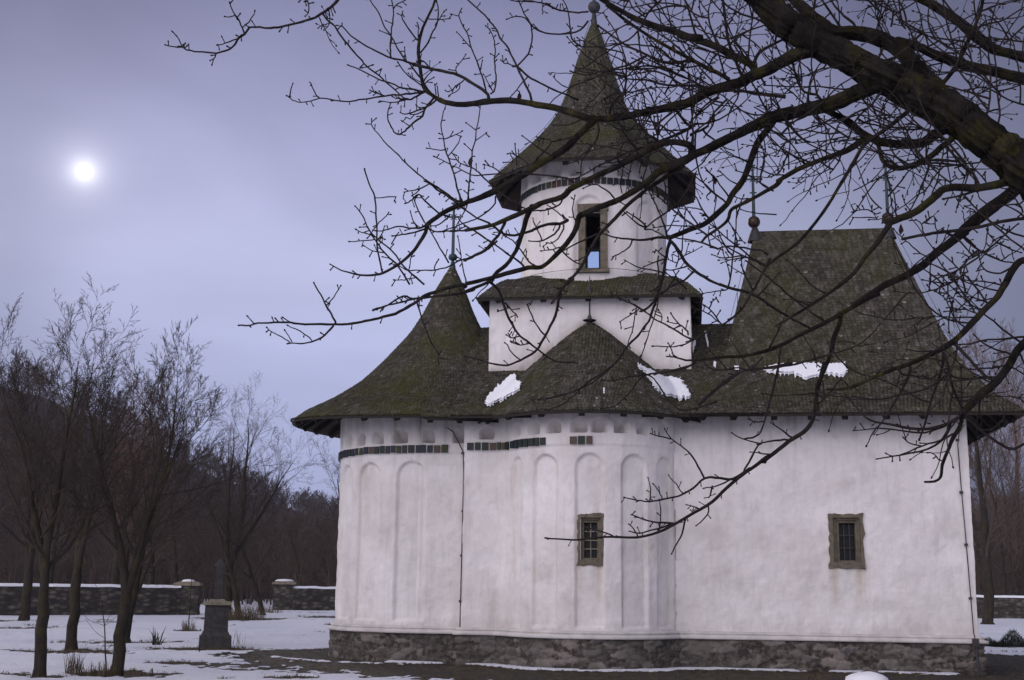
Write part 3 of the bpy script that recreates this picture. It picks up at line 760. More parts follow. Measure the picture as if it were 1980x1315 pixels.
# wooded hill
def ridge(u):
    tab = [(-1.2, .150), (-.60, .165), (-.405, .164), (-.36, .152), (-.33, .142), (-.30, .128), (-.27, .112), (-.24, .098), (-.21, .084), (-.18, .074), (-.15, .066), (-.12, .062), (0, .062), (.2, .07), (.4, .075), (.8, .06), (1.3, .05)]
    for (a, za), (b_, zb) in zip(tab, tab[1:]):
        if u <= b_: return za + (zb - za) * (u - a) / (b_ - a)
    return tab[-1][1]
def hill_h(u, r):
    D = 330 + 420 * sstep(-.36, .0, u)
    k = (r - 125) / (D - 125)
    e = (ridge(u) - .012) * D
    return (e * sstep(-.05, 1.0, k) if k < 1 else e * (1 - .3 * min(1, (k - 1)))) - 1.0 + 2.5 * fbm(u * 9, r * .01, 1.) * min(1, max(0, k))
us = [-1.25 + 2.5 * i / 240 for i in range(241)]; rs = [118 + i * 11 for i in range(80)]
V = [(u * r, r, hill_h(u, r)) for r in rs for u in us]; n = len(us)
F = [(j * n + i, j * n + i + 1, (j + 1) * n + i + 1, (j + 1) * n + i) for j in range(len(rs) - 1) for i in range(n - 1)]
m, t, b = mat('hillside', .95, .1)
t.links.new(mixc(t, ramp(t, tex(t, .05, 8, .7), [(.56, 0.0), (.66, .35)]), ramp(t, tex(t, .03, 8, .65), [(.35, (.020, .015, .014)), (.7, (.036, .026, .023))]), (.3, .31, .35)), b.inputs['Base Color'])
mb = MB(); mb.v, mb.f, mb.c, mb.m = V, F, [.5] * len(V), [0] * len(F)
tag(mb.build('hill', MAT['hillside'], None, True), kind='structure')

# ------------------------------------------------------------------ bare trees
def bark(name, dark, light, moss=0, sc_=8):
    m, t, b = mat(name, .95, .1)
    a = ramp(t, tex(t, sc_, 7, .7, stretch=(1, 1, .25)), [(.3, dark), (.65, light)])
    if moss: a = mixc(t, ramp(t, tex(t, sc_ * .5, 6, .65), [(.5, 0.0), (.64, moss)]), a, (.06, .055, .012))
    t.links.new(a, b.inputs['Base Color']); bump(t, b, tex(t, sc_ * 3, 7, .7, stretch=(1, 1, .3)), .8, .02)
bark('bark', (.016, .013, .011), (.046, .039, .032), .5); bark('twig_bark', (.030, .024, .020), (.060, .047, .038))
bark('pink_twig_bark', (.10, .066, .052), (.16, .105, .083)); bark('far_bark', (.050, .038, .031), (.092, .070, .056))
def grow(mbs, p, d, r, L, lev, maxlev, rng, P):
    "one limb as a tapering tube with its side limbs"
    segs = P['segs'][lev]; pts = [p.copy()]; rad = [r]; q = p.copy(); dd = d.normalized(); sl = L / segs
    rend = r * P['taper'][lev]
    for i in range(segs):
        w_ = P['wander'][lev]
        dd = (dd + Vector((rng.uniform(-w_, w_), rng.uniform(-w_, w_), rng.uniform(-w_, w_) + P['up'][lev]))).normalized()
        q = q + dd * sl; pts.append(q.copy()); rad.append(r + (rend - r) * (i + 1) / segs)
    mb = mbs[0] if lev == 0 else mbs[1]
    mb.tube(pts, rad, 9 if lev == 0 else (6 if lev == 1 else (4 if lev == 2 else 3)), cap=False)
    if lev >= maxlev: return
    nk = P['kids'][lev]; base = P['start'][lev]
    for k in range(nk):
        f = base + (1 - base) * (k + rng.random()) / nk; f = min(f, .999)
        i = int(f * segs); g = f * segs - i
        pp = pts[i].lerp(pts[i + 1], g); td = (pts[i + 1] - pts[i]).normalized()
        az = rng.uniform(0, 2 * pi) if lev else 2 * pi * (k * .382 + rng.random() * .2)
        o = td.orthogonal().normalized(); o = Matrix.Rotation(az, 3, td) @ o
        ang_ = radians(P['angle'][lev] * rng.uniform(.7, 1.3)) * (1 - .35 * f)
        nd_ = td * cos(ang_) + o * sin(ang_)
        rr = (rad[i] + (rad[i + 1] - rad[i]) * g) * P['rk'][lev] * rng.uniform(.75, 1.05)
        LL = L * P['lk'][lev] * rng.uniform(.7, 1.15) * (1.15 - .55 * f)
        grow(mbs, pp, nd_, max(rr, P['rmin']), LL, lev + 1, maxlev, rng, P)
PU = dict(segs=[9, 7, 6, 4, 2], taper=[.08, .15, .25, .3, .5], wander=[.12, .20, .22, .25, .28], up=[.03, .08, .07, .04, .02], kids=[13, 8, 6, 4], start=[.18, .15, .12, .1], angle=[50, 46, 44, 44], rk=[.50, .52, .5, .6], lk=[.52, .52, .48, .42], rmin=.0042)
def make_tree(name, x, y, H, r, seed, lean=(0, 0), P=PU, maxlev=4, mats=('bark', 'twig_bark'), fork=None, label=None, group=None, cat='tree', trunkfrac=.8):
    rng = random.Random(seed); tr, cr = MB(), MB()
    root = empty(name, (x, y, -.03), label=label, cat=cat, group=group)
    d0 = Vector((lean[0], lean[1], 1)).normalized()
    if fork:
        z = fork[0]; top = Vector((lean[0] * z, lean[1] * z, z))
        n_ = 6; pts = [Vector((lean[0] * z * k / n_ + .03 * rng.uniform(-1, 1) * (k > 0), lean[1] * z * k / n_, z * k / n_)) for k in range(n_ + 1)]
        pts[-1] = top
        tr.tube(pts, [r * (1.35 if k == 0 else 1.05 - .1 * k / n_) for k in range(n_ + 1)], 11, cap=False)
        for fx, fy, fr, fl in fork[1]:
            grow([tr, cr], top - Vector((0, 0, .05)), Vector((fx, fy, 1)), r * fr, (H - z) * fl, 0, maxlev, rng, dict(P, start=[.08] + P['start'][1:]))
    else:
        tr.tube([Vector((0, 0, -.05)), Vector((0, 0, .12)) + d0 * .05], [r * 1.6, r * 1.08], 9, cap=False)
        grow([tr, cr], Vector((0, 0, .1)), d0, r, H * trunkfrac, 0, maxlev, rng, P)
    tr.build('trunk', MAT[mats[0]], root, True); cr.build('crown', MAT[mats[1]], root)
    return root
def G(px, py): p = gr(px, py); return p.x, p.y
x, y = G(75, 1313); make_tree('bare_tree', x, y, 6.3, .105, 21, (-.02, 0), fork=(1.35, [(-.07, .06, .74, .86), (.05, -.05, .82, .92)]), label='bare forked tree nearest the left edge, its base cut by the bottom of the picture', group='bare trees in the snowy churchyard')
x, y = G(138, 1258); make_tree('bare_tree', x, y, 7.1, .13, 22, (.0, 0), fork=(1.9, [(-.04, .05, .8, .88), (.07, -.03, .7, .9)]), label='stout bare tree in a patch of dead grass, between the two nearest trees', group='bare trees in the snowy churchyard')
x, y = G(222, 1308); make_tree('bare_tree', x, y, 6.2, .11, 23, (.07, 0), fork=(1.5, [(-.05, .05, .78, .92), (.10, .0, .72, .88), (.30, .12, .5, .75)]), label='bare knobbly tree leaning right beside a thin sapling, front row', group='bare trees in the snowy churchyard')
x, y = G(240, 1243); make_tree('bare_tree', x, y, 7.6, .15, 24, (.02, 0), label='bare tree hidden close behind the leaning knobbly tree', group='bare trees in the snowy churchyard')
x, y = G(46, 1200); make_tree('bare_tree', x, y, 10.0, .20, 25, (.02, 0), fork=(2.2, [(-.25, .1, .75, .85), (.12, -.1, .8, .85)]), label='bare forked tree before the far stone wall, far left', group='bare trees in the snowy churchyard')
x, y = G(440, 1196); make_tree('bare_tree', x, y, 10.9, .19, 26, (-.02, 0), fork=(2.4, [(-.06, .1, .7, .86), (.08, -.1, .85, .9), (.25, 0, .6, .8)]), label='bare tree with an upright fan of twigs, rising behind the stone monument', group='bare trees in the snowy churchyard')
x, y = G(461, 1197); make_tree('bare_tree', x, y, 6.5, .17, 27, (-.22, 0), label='bare tree leaning left over low scrub by the wall gap', group='bare trees in the snowy churchyard')
x, y = G(508, 1191); make_tree('bare_tree', x, y, 8.2, .15, 28, (-.18, 0), label='thin bare tree leaning left beside the right gate pillar', group='bare trees in the snowy churchyard')
make_tree('bare_tree', *(lambda p: (p.x, p.y))(at(700, 1190, 62)), 8.6, .17, 29, (-.22, 0), label='bare tree half hidden behind the rounded left end of the church', group='bare trees in the snowy churchyard')
for k, (px, Y, H, r, lab) in enumerate([(-60, 47, 9.0, .2, 'bare tree cut by the left edge, in front of the stone wall'), (95, 75, 13, .24, 'tall bare tree beyond the wall, above the nearest forked tree'), (292, 72, 9.6, .22, 'broad bare tree beyond the wall, below the hill slope'), (345, 80, 8.6, .2, 'bare tree beyond the wall next to the left gate pillar'), (585, 92, 7, .18, 'small bare tree beyond the wall right of the right gate pillar'), (250, 95, 13, .22, 'tall bare tree beyond the wall, darker crown beside the pinkish one')]):
    p = at(px, 1150, Y); make_tree('bare_tree', p.x, p.y, H, r, 40 + k, mats=('bark', 'far_bark'), P=dict(PU, rmin=.011), label=lab, group='bare trees beyond the churchyard wall')
PW = dict(PU, up=[.06, .12, .10, .06, .03], angle=[34, 30, 30, 32], rmin=.012, kids=[12, 9, 8, 4])
p = at(222, 1150, 80); make_tree('bare_tree', p.x, p.y, 15, .28, 60, P=PW, mats=('bark', 'pink_twig_bark'), label='tall tree with a rounded pinkish crown of fine twigs, beyond the wall', group='bare trees beyond the churchyard wall')
# right of the church
for k, (px, Y, H, r, pk, lab) in enumerate([(1907, 70, 17, .30, 0, 'big dark bare tree just right of the church corner'), (1945, 95, 15, .18, 0, 'slender bare tree beyond the right wall, nearest the pale house'), (1972, 92, 14, .18, 0, 'slender bare tree beyond the right wall at the edge of the picture'), (1900, 120, 26, .3, 1, 'pinkish twiggy crown showing above the right roof slope'), (1965, 115, 26, .3, 1, 'pinkish twiggy tree at the right edge'), (1850, 98, 17, .25, 0, 'bare tree mostly hidden behind the right end of the church')]):
    p = at(px, 1160, Y); make_tree('bare_tree', p.x, p.y, H, r, 70 + k, P=dict(PW if pk else PU, rmin=.012), mats=('bark', 'pink_twig_bark' if pk else 'far_bark'), label=lab, group='bare trees right of the church')

# woodland on the hill and on the flat before it: one mass of bare trees
rng = random.Random(5); protos = []
for k in range(5):
    a, c = MB(), MB(); grow([a, c], Vector((0, 0, 0)), Vector((0, 0, 1)), .16, 8.5, 0, 3, random.Random(100 + k), dict(PU, kids=[8, 6, 5], segs=[4, 4, 3, 2], rmin=.055))
    V1 = np.array(a.v + c.v); F1 = np.array([f for f in a.f if len(f) == 4] + [tuple(i + len(a.v) for i in f) for f in c.f if len(f) == 4]); protos.append((V1, F1))
AV, AF, off = [], [], 0
pos = []
for _ in range(3300):
    u = rng.uniform(-.47, .45); r_ = 125 + 560 * rng.random() ** 1.1
    D = 330 + 420 * sstep(-.36, .0, u)
    if r_ > D * 1.04 or (-.12 < u < .34 and r_ < 400): continue
    pos.append((u * r_, r_, hill_h(u, r_), rng.uniform(.6, 1.05)))
for _ in range(330):
    u = rng.uniform(-.43, -.10) if rng.random() < .85 else rng.uniform(.36, .43); r_ = rng.uniform(98, 150); pos.append((u * r_, r_, -.1 if r_ < 118 else hill_h(u, r_), rng.uniform(.35, .7)))
for (x, y, z, s) in pos:
    V1, F1 = protos[rng.randrange(5)]; a = rng.uniform(0, 6.28)
    R_ = np.array([[cos(a), -sin(a), 0], [sin(a), cos(a), 0], [0, 0, 1]]) * s
    AV.append(V1 @ R_.T + np.array([x, y, z - .2])); AF.append(F1 + off); off += len(V1)
AV = np.concatenate(AV); AF = np.concatenate(AF)
me = bpy.data.meshes.new('woodland'); me.vertices.add(len(AV)); me.vertices.foreach_set('co', AV.ravel())
me.loops.add(AF.size); me.loops.foreach_set('vertex_index', AF.ravel().astype(np.int32)); me.polygons.add(len(AF))
me.polygons.foreach_set('loop_start', np.arange(0, AF.size, 4, dtype=np.int32)); me.update(calc_edges=True)
me.materials.append(MAT['far_bark']); wl = bpy.data.objects.new('woodland', me); COL.objects.link(wl)
tag(wl, 'bare brown woodland covering the hill and the flat before it', 'woodland', kind='stuff')

# ------------------------------------------------------------------ churchyard wall, pillars, monument
m, t, b = mat('wall_stone', .95, .15)
v = t.nodes.new('ShaderNodeTexVoronoi'); v.inputs['Scale'].default_value = 1.0
c_ = t.nodes.new('ShaderNodeTexCoord'); mp_ = t.nodes.new('ShaderNodeMapping'); mp_.inputs['Scale'].default_value = (2.6, 2.6, 6); t.links.new(c_.outputs['Object'], mp_.inputs[0]); t.links.new(mp_.outputs[0], v.inputs['Vector'])
sp = t.nodes.new('ShaderNodeSeparateColor'); t.links.new(v.outputs['Color'], sp.inputs[0])
a = ramp(t, sp.outputs[0], [(0, (.035, .032, .03)), (.5, (.075, .068, .058)), (1, (.14, .125, .105))])
a = mixc(t, ramp(t, v.outputs['Distance'], [(.35, 0.0), (.6, .8)]), a, (.03, .027, .025))
t.links.new(a, b.inputs['Base Color']); bump(t, b, v.outputs['Distance'], -.8, .05)
simple('pillar_cap', (.20, .175, .13), .9, .2, .3, 5)
def stone_wall(p0, p1, H, th, label):
    p0, p1 = Vector(p0[:2]).to_3d(), Vector(p1[:2]).to_3d(); d = p1 - p0; L_ = d.length; an = math.atan2(d.y, d.x)
    r = empty('stone_wall', tuple(p0), an, label=label, cat='stone wall'); mb = MB(); n_ = int(L_ / .5); V = []; T = []
    prof = [(-th / 2, -.2), (-th / 2, H * .35), (-th / 2, H * .7), (-th / 2, H), (th / 2, H), (th / 2, -.2)]
    for i in range(n_ + 1):
        for (yy, zz) in prof: V.append((L_ * i / n_, yy + .04 * fbm(i * .9, zz * 2.), zz + (.03 * fbm(i * .3, 1.) if zz > .5 else 0)))
    k = len(prof); F = [(i * k + j, (i + 1) * k + j, (i + 1) * k + j + 1, i * k + j + 1) for i in range(n_) for j in range(k - 1)] + [tuple(range(k))[::-1], tuple(n_ * k + j for j in range(k))]
    mb.add(V, F); mb.build('masonry', MAT['wall_stone'], r)
    sm = MB(); V = []
    sp_ = [(-th / 2 - .05, H + .02), (-th / 2 - .04, H + .10), (0, H + .17), (th / 2 + .04, H + .10), (th / 2 + .05, H + .02)]
    for i in range(n_ * 2 + 1):
        for (yy, zz) in sp_: V.append((L_ * i / n_ / 2, yy, zz + (.03 * fbm(i * .4, yy, 6.) if zz > H + .05 else 0) + .03 * fbm(i * .15, 1.)))
    F = [(i * 5 + j, (i + 1) * 5 + j, (i + 1) * 5 + j + 1, i * 5 + j + 1) for i in range(n_ * 2) for j in range(4)] + [(0, 4, 3, 2, 1), tuple(n_ * 10 + j for j in range(5))]
    sm.add(V, F); sm.build('snow_cap', MAT['snow'], r, True); return r
pA = at(-420, 1150, 58); pB = at(345, 1150, 69.5); stone_wall(pA, pB, 1.42, .5, 'long low rubble wall capped with snow, ending at the left gate pillar')
pC = at(566, 1150, 84); pD = at(1000, 1150, 92); stone_wall(pC, pD, 1.42, .5, 'low rubble wall capped with snow, running behind the church from the right gate pillar')
pE = at(1700, 1150, 86); pF = at(2500, 1150, 86); stone_wall(pE, pF, 1.38, .5, 'dark low snow-capped wall right of the church')
def pillar(p, w_, H, label, snowr):
    r = empty('gate_pillar', (p.x, p.y, -.05), .12, label=label, cat='pillar', group='gate pillars in the churchyard wall')
    mb = MB(); n_ = 10; V = []; prof = []
    for j in range(13):
        z = H * j / 12
        for k in range(24):
            q = 2 * pi * k / 24; cx_, cy_ = cos(q), sin(q); s_ = w_ / 2 / max(abs(cx_), abs(cy_)); V.append((cx_ * s_ * (1 + .05 * fbm(cx_ * 3, z * 4, cy_ * 3)), cy_ * s_ * (1 + .05 * fbm(cx_ * 3, z * 4, cy_ * 3)), z))
    F = [(j * 24 + k, j * 24 + (k + 1) % 24, (j + 1) * 24 + (k + 1) % 24, (j + 1) * 24 + k) for j in range(12) for k in range(24)]
    mb.add(V, F); mb.build('masonry', MAT['wall_stone'], r)
    c_ = MB(); c_.box((0, 0, H + .06), (w_ * 1.16, w_ * 1.16, .14)); c_.box((0, 0, H + .17), (w_ * 1.0, w_ * 1.0, .08), top=.75); c_.build('cap', MAT['pillar_cap'], r)
    s_ = MB(); s_.lathe([(w_ * snowr, H + .19), (w_ * snowr * .98, H + .24), (w_ * snowr * .7, H + .31), (.001, H + .34)], n=16); s_.build('snow_cap', MAT['snow'], r, True)
pillar(at(363, 1150, 70), 1.22, 1.62, 'left stone gate pillar at the end of the long wall', .3)
pillar(at(549, 1150, 84.5), 1.32, 1.75, 'right stone gate pillar with a rounded cap of snow', .46)
simple('monument_stone', (.048, .047, .047), .9, .2, .4, 7); simple('monument_cap', (.18, .165, .125), .9, .2, .4, 9)
p = gr(415, 1254); r = empty('monument', (p.x, p.y, -.02), .25, label='small grey stone monument with a stepped base, standing in the snow left of the church', cat='monument')
mb = MB(); mb.box((0, 0, .17), (.84, .84, .38), top=.97); mb.box((0, 0, .40), (.76, .76, .12), top=.86); mb.box((0, 0, .80), (.62, .62, .72), top=.97); mb.build('pedestal', MAT['monument_stone'], r)
mb = MB(); mb.box((0, -.312, .82), (.40, .02, .48)); mb.build('plaque', MAT['monument_stone'], r)
mb = MB(); mb.box((0, 0, 1.20), (.74, .74, .09), top=.94); mb.box((0, 0, 1.27), (.5, .5, .07), top=.7); mb.build('cap', MAT['monument_cap'], r)
mb = MB(); mb.box((.02, 0, 1.72), (.20, .13, .90), top=.85); mb.box((.02, 0, 2.21), (.27, .12, .11)); mb.box((.02, 0, 2.31), (.14, .11, .10), top=.6); mb.build('stone_cross', MAT['monument_stone'], r)

# small houses in the distance
def house(p, w_, d_, h, rh, rot, wallm, roofm, label, snow=False):
    r = empty('house', (p.x, p.y, p.z), rot, label=label, cat='house')
    mb = MB(); mb.box((0, 0, h / 2), (w_, d_, h)); mb.build('wall', MAT[wallm], r)
    mb = MB(); e = .6; V = [(-w_ / 2 - e, -d_ / 2 - e, h - .2), (w_ / 2 + e, -d_ / 2 - e, h - .2), (w_ / 2 + e, d_ / 2 + e, h - .2), (-w_ / 2 - e, d_ / 2 + e, h - .2), (-w_ / 4, 0, h + rh), (w_ / 4, 0, h + rh)]
    mb.add(V, [(0, 1, 5, 4), (1, 2, 5), (2, 3, 4, 5), (3, 0, 4), (3, 2, 1, 0)]); mb.build('roof', MAT[roofm], r)
    for k in (-1, 0, 1):
        mb = MB(); mb.box((k * w_ * .3, -d_ / 2 - .02, h * .55), (w_ * .11, .08, h * .35)); mb.build('window', MAT['dark_glass'], r)
simple('pale_render', (.36, .32, .25), sc_=1, bmp=0); simple('roof_tiles', (.05, .04, .04), sc_=2)
q = at(1962, 1150, 150); q.z = -.3; house(q, 11, 7, 4.3, 3.6, .1, 'pale_render', 'roof_tiles', 'pale house with a dark hipped roof beyond the right wall')
u_ = -.178; rr_ = 430.0; rr_ = min(range(200, 640, 5), key=lambda q_: abs((hill_h(u_, q_) + 5 - CAM_Z) / q_ - .0585)); q = Vector((u_ * rr_, rr_, hill_h(u_, rr_) + 2.5)); house(q, 7, 5, 2.6, 2.2, .1, 'pale_render', 'snow', 'tiny house with a snowy roof among the trees on the far hillside')

# ------------------------------------------------------------------ plants and tufts
simple('dry_grass', (.09, .068, .038), sc_=3, bmp=0); simple('dark_leaf', (.022, .030, .014), .7, .3, sc_=5, bmp=0)
def blades(mb, x, y, n, sp, h, rng, lean=.4, w_=.006):
    for _ in range(n):
        a = rng.uniform(0, 6.28); rr = sp * rng.random() ** .6; bx, by = x + rr * cos(a), y + rr * sin(a)
        hh = h * rng.uniform(.5, 1.2); lx, ly = rng.uniform(-lean, lean) * hh, rng.uniform(-lean, lean) * hh; wa = rng.uniform(0, 3.14); wx, wy = w_ * cos(wa), w_ * sin(wa)
        mb.add([(bx - wx, by - wy, 0), (bx + wx, by + wy, 0), (bx + lx * .5 + wx * .7, by + ly * .5 + wy * .7, hh * .6), (bx + lx * .5 - wx * .7, by + ly * .5 - wy * .7, hh * .6), (bx + lx, by + ly, hh)], [(0, 1, 2, 3), (3, 2, 4)])
rng = random.Random(77); mb = MB()
for (qx, qy, rx, ry, st) in BARE:
    n_ = int(60 * rx * ry * (1.0 if st == 1 else 2.5)) + 2
    for _ in range(min(n_, 110)):
        a = rng.uniform(0, 6.28); rr = rng.random() ** .5
        blades(mb, qx + rx * rr * cos(a), qy + ry * rr * sin(a), 5, .05, .09, rng, .8)
for _ in range(1300):
    cx, cy = rng.uniform(-9, 10), rng.uniform(-6.5, 4); q = CH_INV @ Vector((cx, cy, 0))
    if foot_dist(cx, cy) > .12 and bare_at(q.x, q.y) > .6: blades(mb, q.x, q.y, 5, .06, .05, rng, .9)
tag(mb.build('dry_grass', MAT['dry_grass']), 'short dead grass and leaf litter where the snow has melted', 'grass', kind='stuff')
def tuft(px, py, n, sp, h, label, lean=.35, matn='dry_grass', w_=.007, name='grass_tuft', cat='grass tuft'):
    p = gr(px, py); mb = MB(); blades(mb, 0, 0, n, sp, h, random.Random(px), lean, w_)
    o = mb.build(name, MAT[matn], None, loc=(p.x, p.y, 0)); tag(o, label, cat, 'dry tufts and weeds sticking out of the snow'); return o
tuft(143, 1306, 90, .16, .42, 'bushy dry weed between the two nearest trees')
tuft(365, 1222, 130, .26, .42, 'dry grass clump round the foot of the stake-like sapling')
tuft(302, 1250, 14, .10, .50, 'spiky plant of a few broad leaves in the snow', .7, 'dark_leaf', .022)
tuft(460, 1250, 22, .35, .42, 'sparse dry stalks just right of the monument', .3, 'dry_grass', .006)
tuft(195, 1310, 120, .3, .28, 'dead grass round the foot of the leaning tree')
tuft(480, 1198, 240, .9, .75, 'brown scrub under the leaning trees by the wall gap', .5, 'dry_grass', .012)
tuft(435, 1200, 160, .7, .7, 'brown scrub just behind the monument', .5, 'dry_grass', .012)
tuft(520, 1186, 140, .9, .5, 'low scrub at the foot of the right gate pillar', .5, 'dry_grass', .012)
# saplings
def sapling(px, py, H, lean, r_, seed, label, twigs=9):
    p = gr(px, py); root = empty('sapling', (p.x, p.y, 0), label=label, cat='sapling'); rg = random.Random(seed); a = MB(); c = MB()
    pts = [Vector((lean * H * (k / 6) ** 1.0 + .02 * rg.uniform(-1, 1), 0, H * k / 6)) for k in range(7)]; a.tube(pts, [r_ * (1 - .09 * k) for k in range(7)], 6)
    for k in range(twigs):
        q = pts[rg.randint(2, 6)]; s_ = 1 if k % 2 else -1; pp = [q]; d = Vector((s_ * rg.uniform(.5, 1), rg.uniform(-.4, .4), rg.uniform(.2, .8))).normalized()
        for _ in range(4): d = (d + Vector((rg.uniform(-.3, .3), 0, rg.uniform(-.1, .3)))).normalized(); pp.append(pp[-1] + d * .13)
        c.tube(pp, [.006, .005, .004, .004, .003], 4)
    a.build('trunk', MAT['bark'], root); c.build('crown', MAT['twig_bark'], root)
sapling(206, 1307, 1.35, -.12, .018, 3, 'thin bowed sapling left of the leaning knobbly tree', 12)
sapling(365, 1216, 2.0, 0.0, .028, 4, 'straight stake-like sapling before the left gate pillar', 6)
# juniper-like low evergreen at the right
p = gr(1955, 1254); mb = MB(); rg = random.Random(9)
for _ in range(3300):
    a = rg.uniform(0, 6.28); rr = rg.random() ** .6; x, y = .85 * rr * cos(a), .5 * rr * sin(a); z = rg.uniform(0, .34) * (1 - .6 * rr * rr) * (1 + .6 * sin(x * 7 + 1))
    d = Vector((x * .8 + rg.uniform(-.4, .4), y + rg.uniform(-.4, .4), .6 + rg.random())).normalized() * rg.uniform(.06, .13); s_ = d.orthogonal().normalized() * .014; c0 = Vector((x, y, z))
    mb.add([c0 - s_, c0 + s_, c0 + d], [(0, 1, 2)])
tag(mb.build('evergreen_shrub', MAT['dark_leaf'], None, loc=(p.x, p.y, .02)), 'low dark green shrub in the snow right of the church corner', 'shrub')
p = at(1677, 1330, 25.2); mb = MB(); mb.lathe([(.42, -.02), (.39, .07), (.30, .125), (.18, .16), (.08, .175), (.001, .18)], n=28)
mb.v = [(x * (1 + .1 * fbm(x * 2, y * 2, z)), y, z * (1 + .08 * fbm(x * 3, y * 3))) for x, y, z in mb.v]
tag(mb.build('snow_mound', MAT['snow'], None, True, loc=(p.x, p.y, 0)), 'rounded mound of snow before the church wall at the bottom edge', 'snow mound')
for px, py, h in ((293, 1311, .17), (385, 1264, .14)):
    p = gr(px, py); mb = MB(); mb.tube([(0, 0, -.02), (.005, 0, h * .6), (0, 0, h)], [.018, .016, .014], 6)
    tag(mb.build('short_stake', MAT['bark'], None, loc=(p.x, p.y, 0)), 'short dark stake poking out of the snow ' + ('near the bottom edge' if px == 293 else 'in front of the monument'), 'stake', 'short stakes in the snow')

# ------------------------------------------------------------------ snow left on the shingles
def point_in(poly, x, y):
    c = False; j = len(poly) - 1
    for i in range(len(poly)):
        if (poly[i][1] > y) != (poly[j][1] > y) and x < (poly[j][0] - poly[i][0]) * (y - poly[i][1]) / (poly[j][1] - poly[i][1]) + poly[i][0]: c = not c
        j = i
    return c
bpy.context.view_layer.update(); deps = bpy.context.evaluated_depsgraph_get()
def roof_snow(poly, label, st=1.25, rag=5.0, seed=0, thick=.045):
    "snow patch lying on whichever roof surface is found there, with its own thickness"
    xs = [p[0] for p in poly]; ys = [p[1] for p in poly]; x0, x1, y0, y1 = min(xs) - 6, max(xs) + 6, min(ys) - 5, max(ys) + 5
    nx2, ny2 = int((x1 - x0) / st), int((y1 - y0) / st); idx = {}; V = []
    def inside(x, y):
        fx, fy = x + rag * fbm(x * .16 + seed, y * .2, seed), y + rag * fbm(x * .2, y * .16 + seed, seed + 5); return point_in(poly, fx, fy) 
    cells = [(i, j) for i in range(nx2) for j in range(ny2) if inside(x0 + (i + .5) * st, y0 + (j + .5) * st)]
    cs = set(cells); comps = []          # keep the one connected patch
    while cs:
        st_ = [cs.pop()]; cp = [st_[0]]
        while st_:
            i, j = st_.pop()
            for q in ((i + 1, j), (i - 1, j), (i, j + 1), (i, j - 1)):
                if q in cs: cs.discard(q); st_.append(q); cp.append(q)
        comps.append(cp)
    cells = max(comps, key=len); cs = set(cells); hits = {}
    def vert(i, j):
        if (i, j) in hits: return hits[(i, j)]
        d = ray(x0 + i * st, y0 + j * st); ok, loc, nrm, _, ob, _ = sc.ray_cast(deps, CAM, d.normalized())
        if not ok or loc.y > 60: hits[(i, j)] = None; return None
        full = all((i + a, j + b_) in cs for a in (-1, 0) for b_ in (-1, 0)); th_ = thick if full else .012
        V.append(loc + Vector((0, -.3, .95)) * (th_ * (1 + .3 * fbm(i * .3, j * .3)) + .055)); hits[(i, j)] = len(V) - 1; return hits[(i, j)]
    F = []
    for (i, j) in cells:
        q = [vert(i, j), vert(i, j + 1), vert(i + 1, j + 1), vert(i + 1, j)]
        if None in q: continue
        if max((V[a] - V[b_]).length for a in q for b_ in q) > .95: continue
        F.append(q)
    nb = {}
    for q in F:
        for a in range(4): nb.setdefault(q[a], set()).update((q[a - 1], q[(a + 1) % 4]))
    for _ in range(9):
        V = [v if k not in nb else v * .35 + sum((V[j_] for j_ in nb[k]), Vector()) / len(nb[k]) * .65 for k, v in enumerate(V)]
    base = len(V)
    c0 = sum(V, Vector()) / len(V); V2 = [v - c0 for v in V] + [v - c0 - Vector((0, -.012, .05)) for v in V]
    F2 = list(F) + [[k + base for k in q[::-1]] for q in F]
    mb = MB(); mb.add(V2, F2); tag(mb.build('snow_patch', MAT['snow'], None, True, loc=tuple(c0)), label, 'snow patch', 'snow patches left on the roofs')
roof_snow([(935, 778), (942, 790), (970, 779), (1000, 762), (1012, 745), (998, 740), (999, 727), (985, 730), (960, 752)], 'snow patch on the left flank of the side apse roof', seed=1)
roof_snow([(1226, 702), (1240, 712), (1262, 722), (1285, 732), (1318, 737), (1338, 770), (1325, 777), (1285, 770), (1262, 750), (1250, 730), (1232, 712)], 'snow patch on the right flank of the side apse roof', seed=2)
roof_snow([(1470, 714), (1500, 710), (1560, 706), (1600, 708), (1634, 706), (1640, 722), (1628, 734), (1600, 728), (1558, 738), (1530, 728), (1500, 728), (1480, 722)], 'long snow strip low on the big west roof', seed=3)
roof_snow([(1337, 668), (1345, 660), (1346, 668), (1339, 690)], 'small snow patch in the angle right of the tower base', seed=4, rag=2.5)
roof_snow([(1360, 645), (1366, 646), (1372, 675), (1367, 676)], 'thin snow sliver in the valley left of the west roof', seed=5, rag=2)
roof_snow([(1380, 702), (1386, 706), (1384, 716), (1378, 710)], 'fist-sized snow lump at the foot of the roof valley', seed=6, rag=1.0, st=1.2)
roof_snow([(1418, 712), (1430, 713), (1430, 719), (1418, 718)], 'fist-sized snow lump left of the long snow strip', seed=7, rag=1.0, st=1.2)
roof_snow([(1165, 754), (1171, 756), (1170, 766), (1165, 764)], 'small snow lump in the middle of the side apse roof', seed=8, rag=.8, st=1.2)

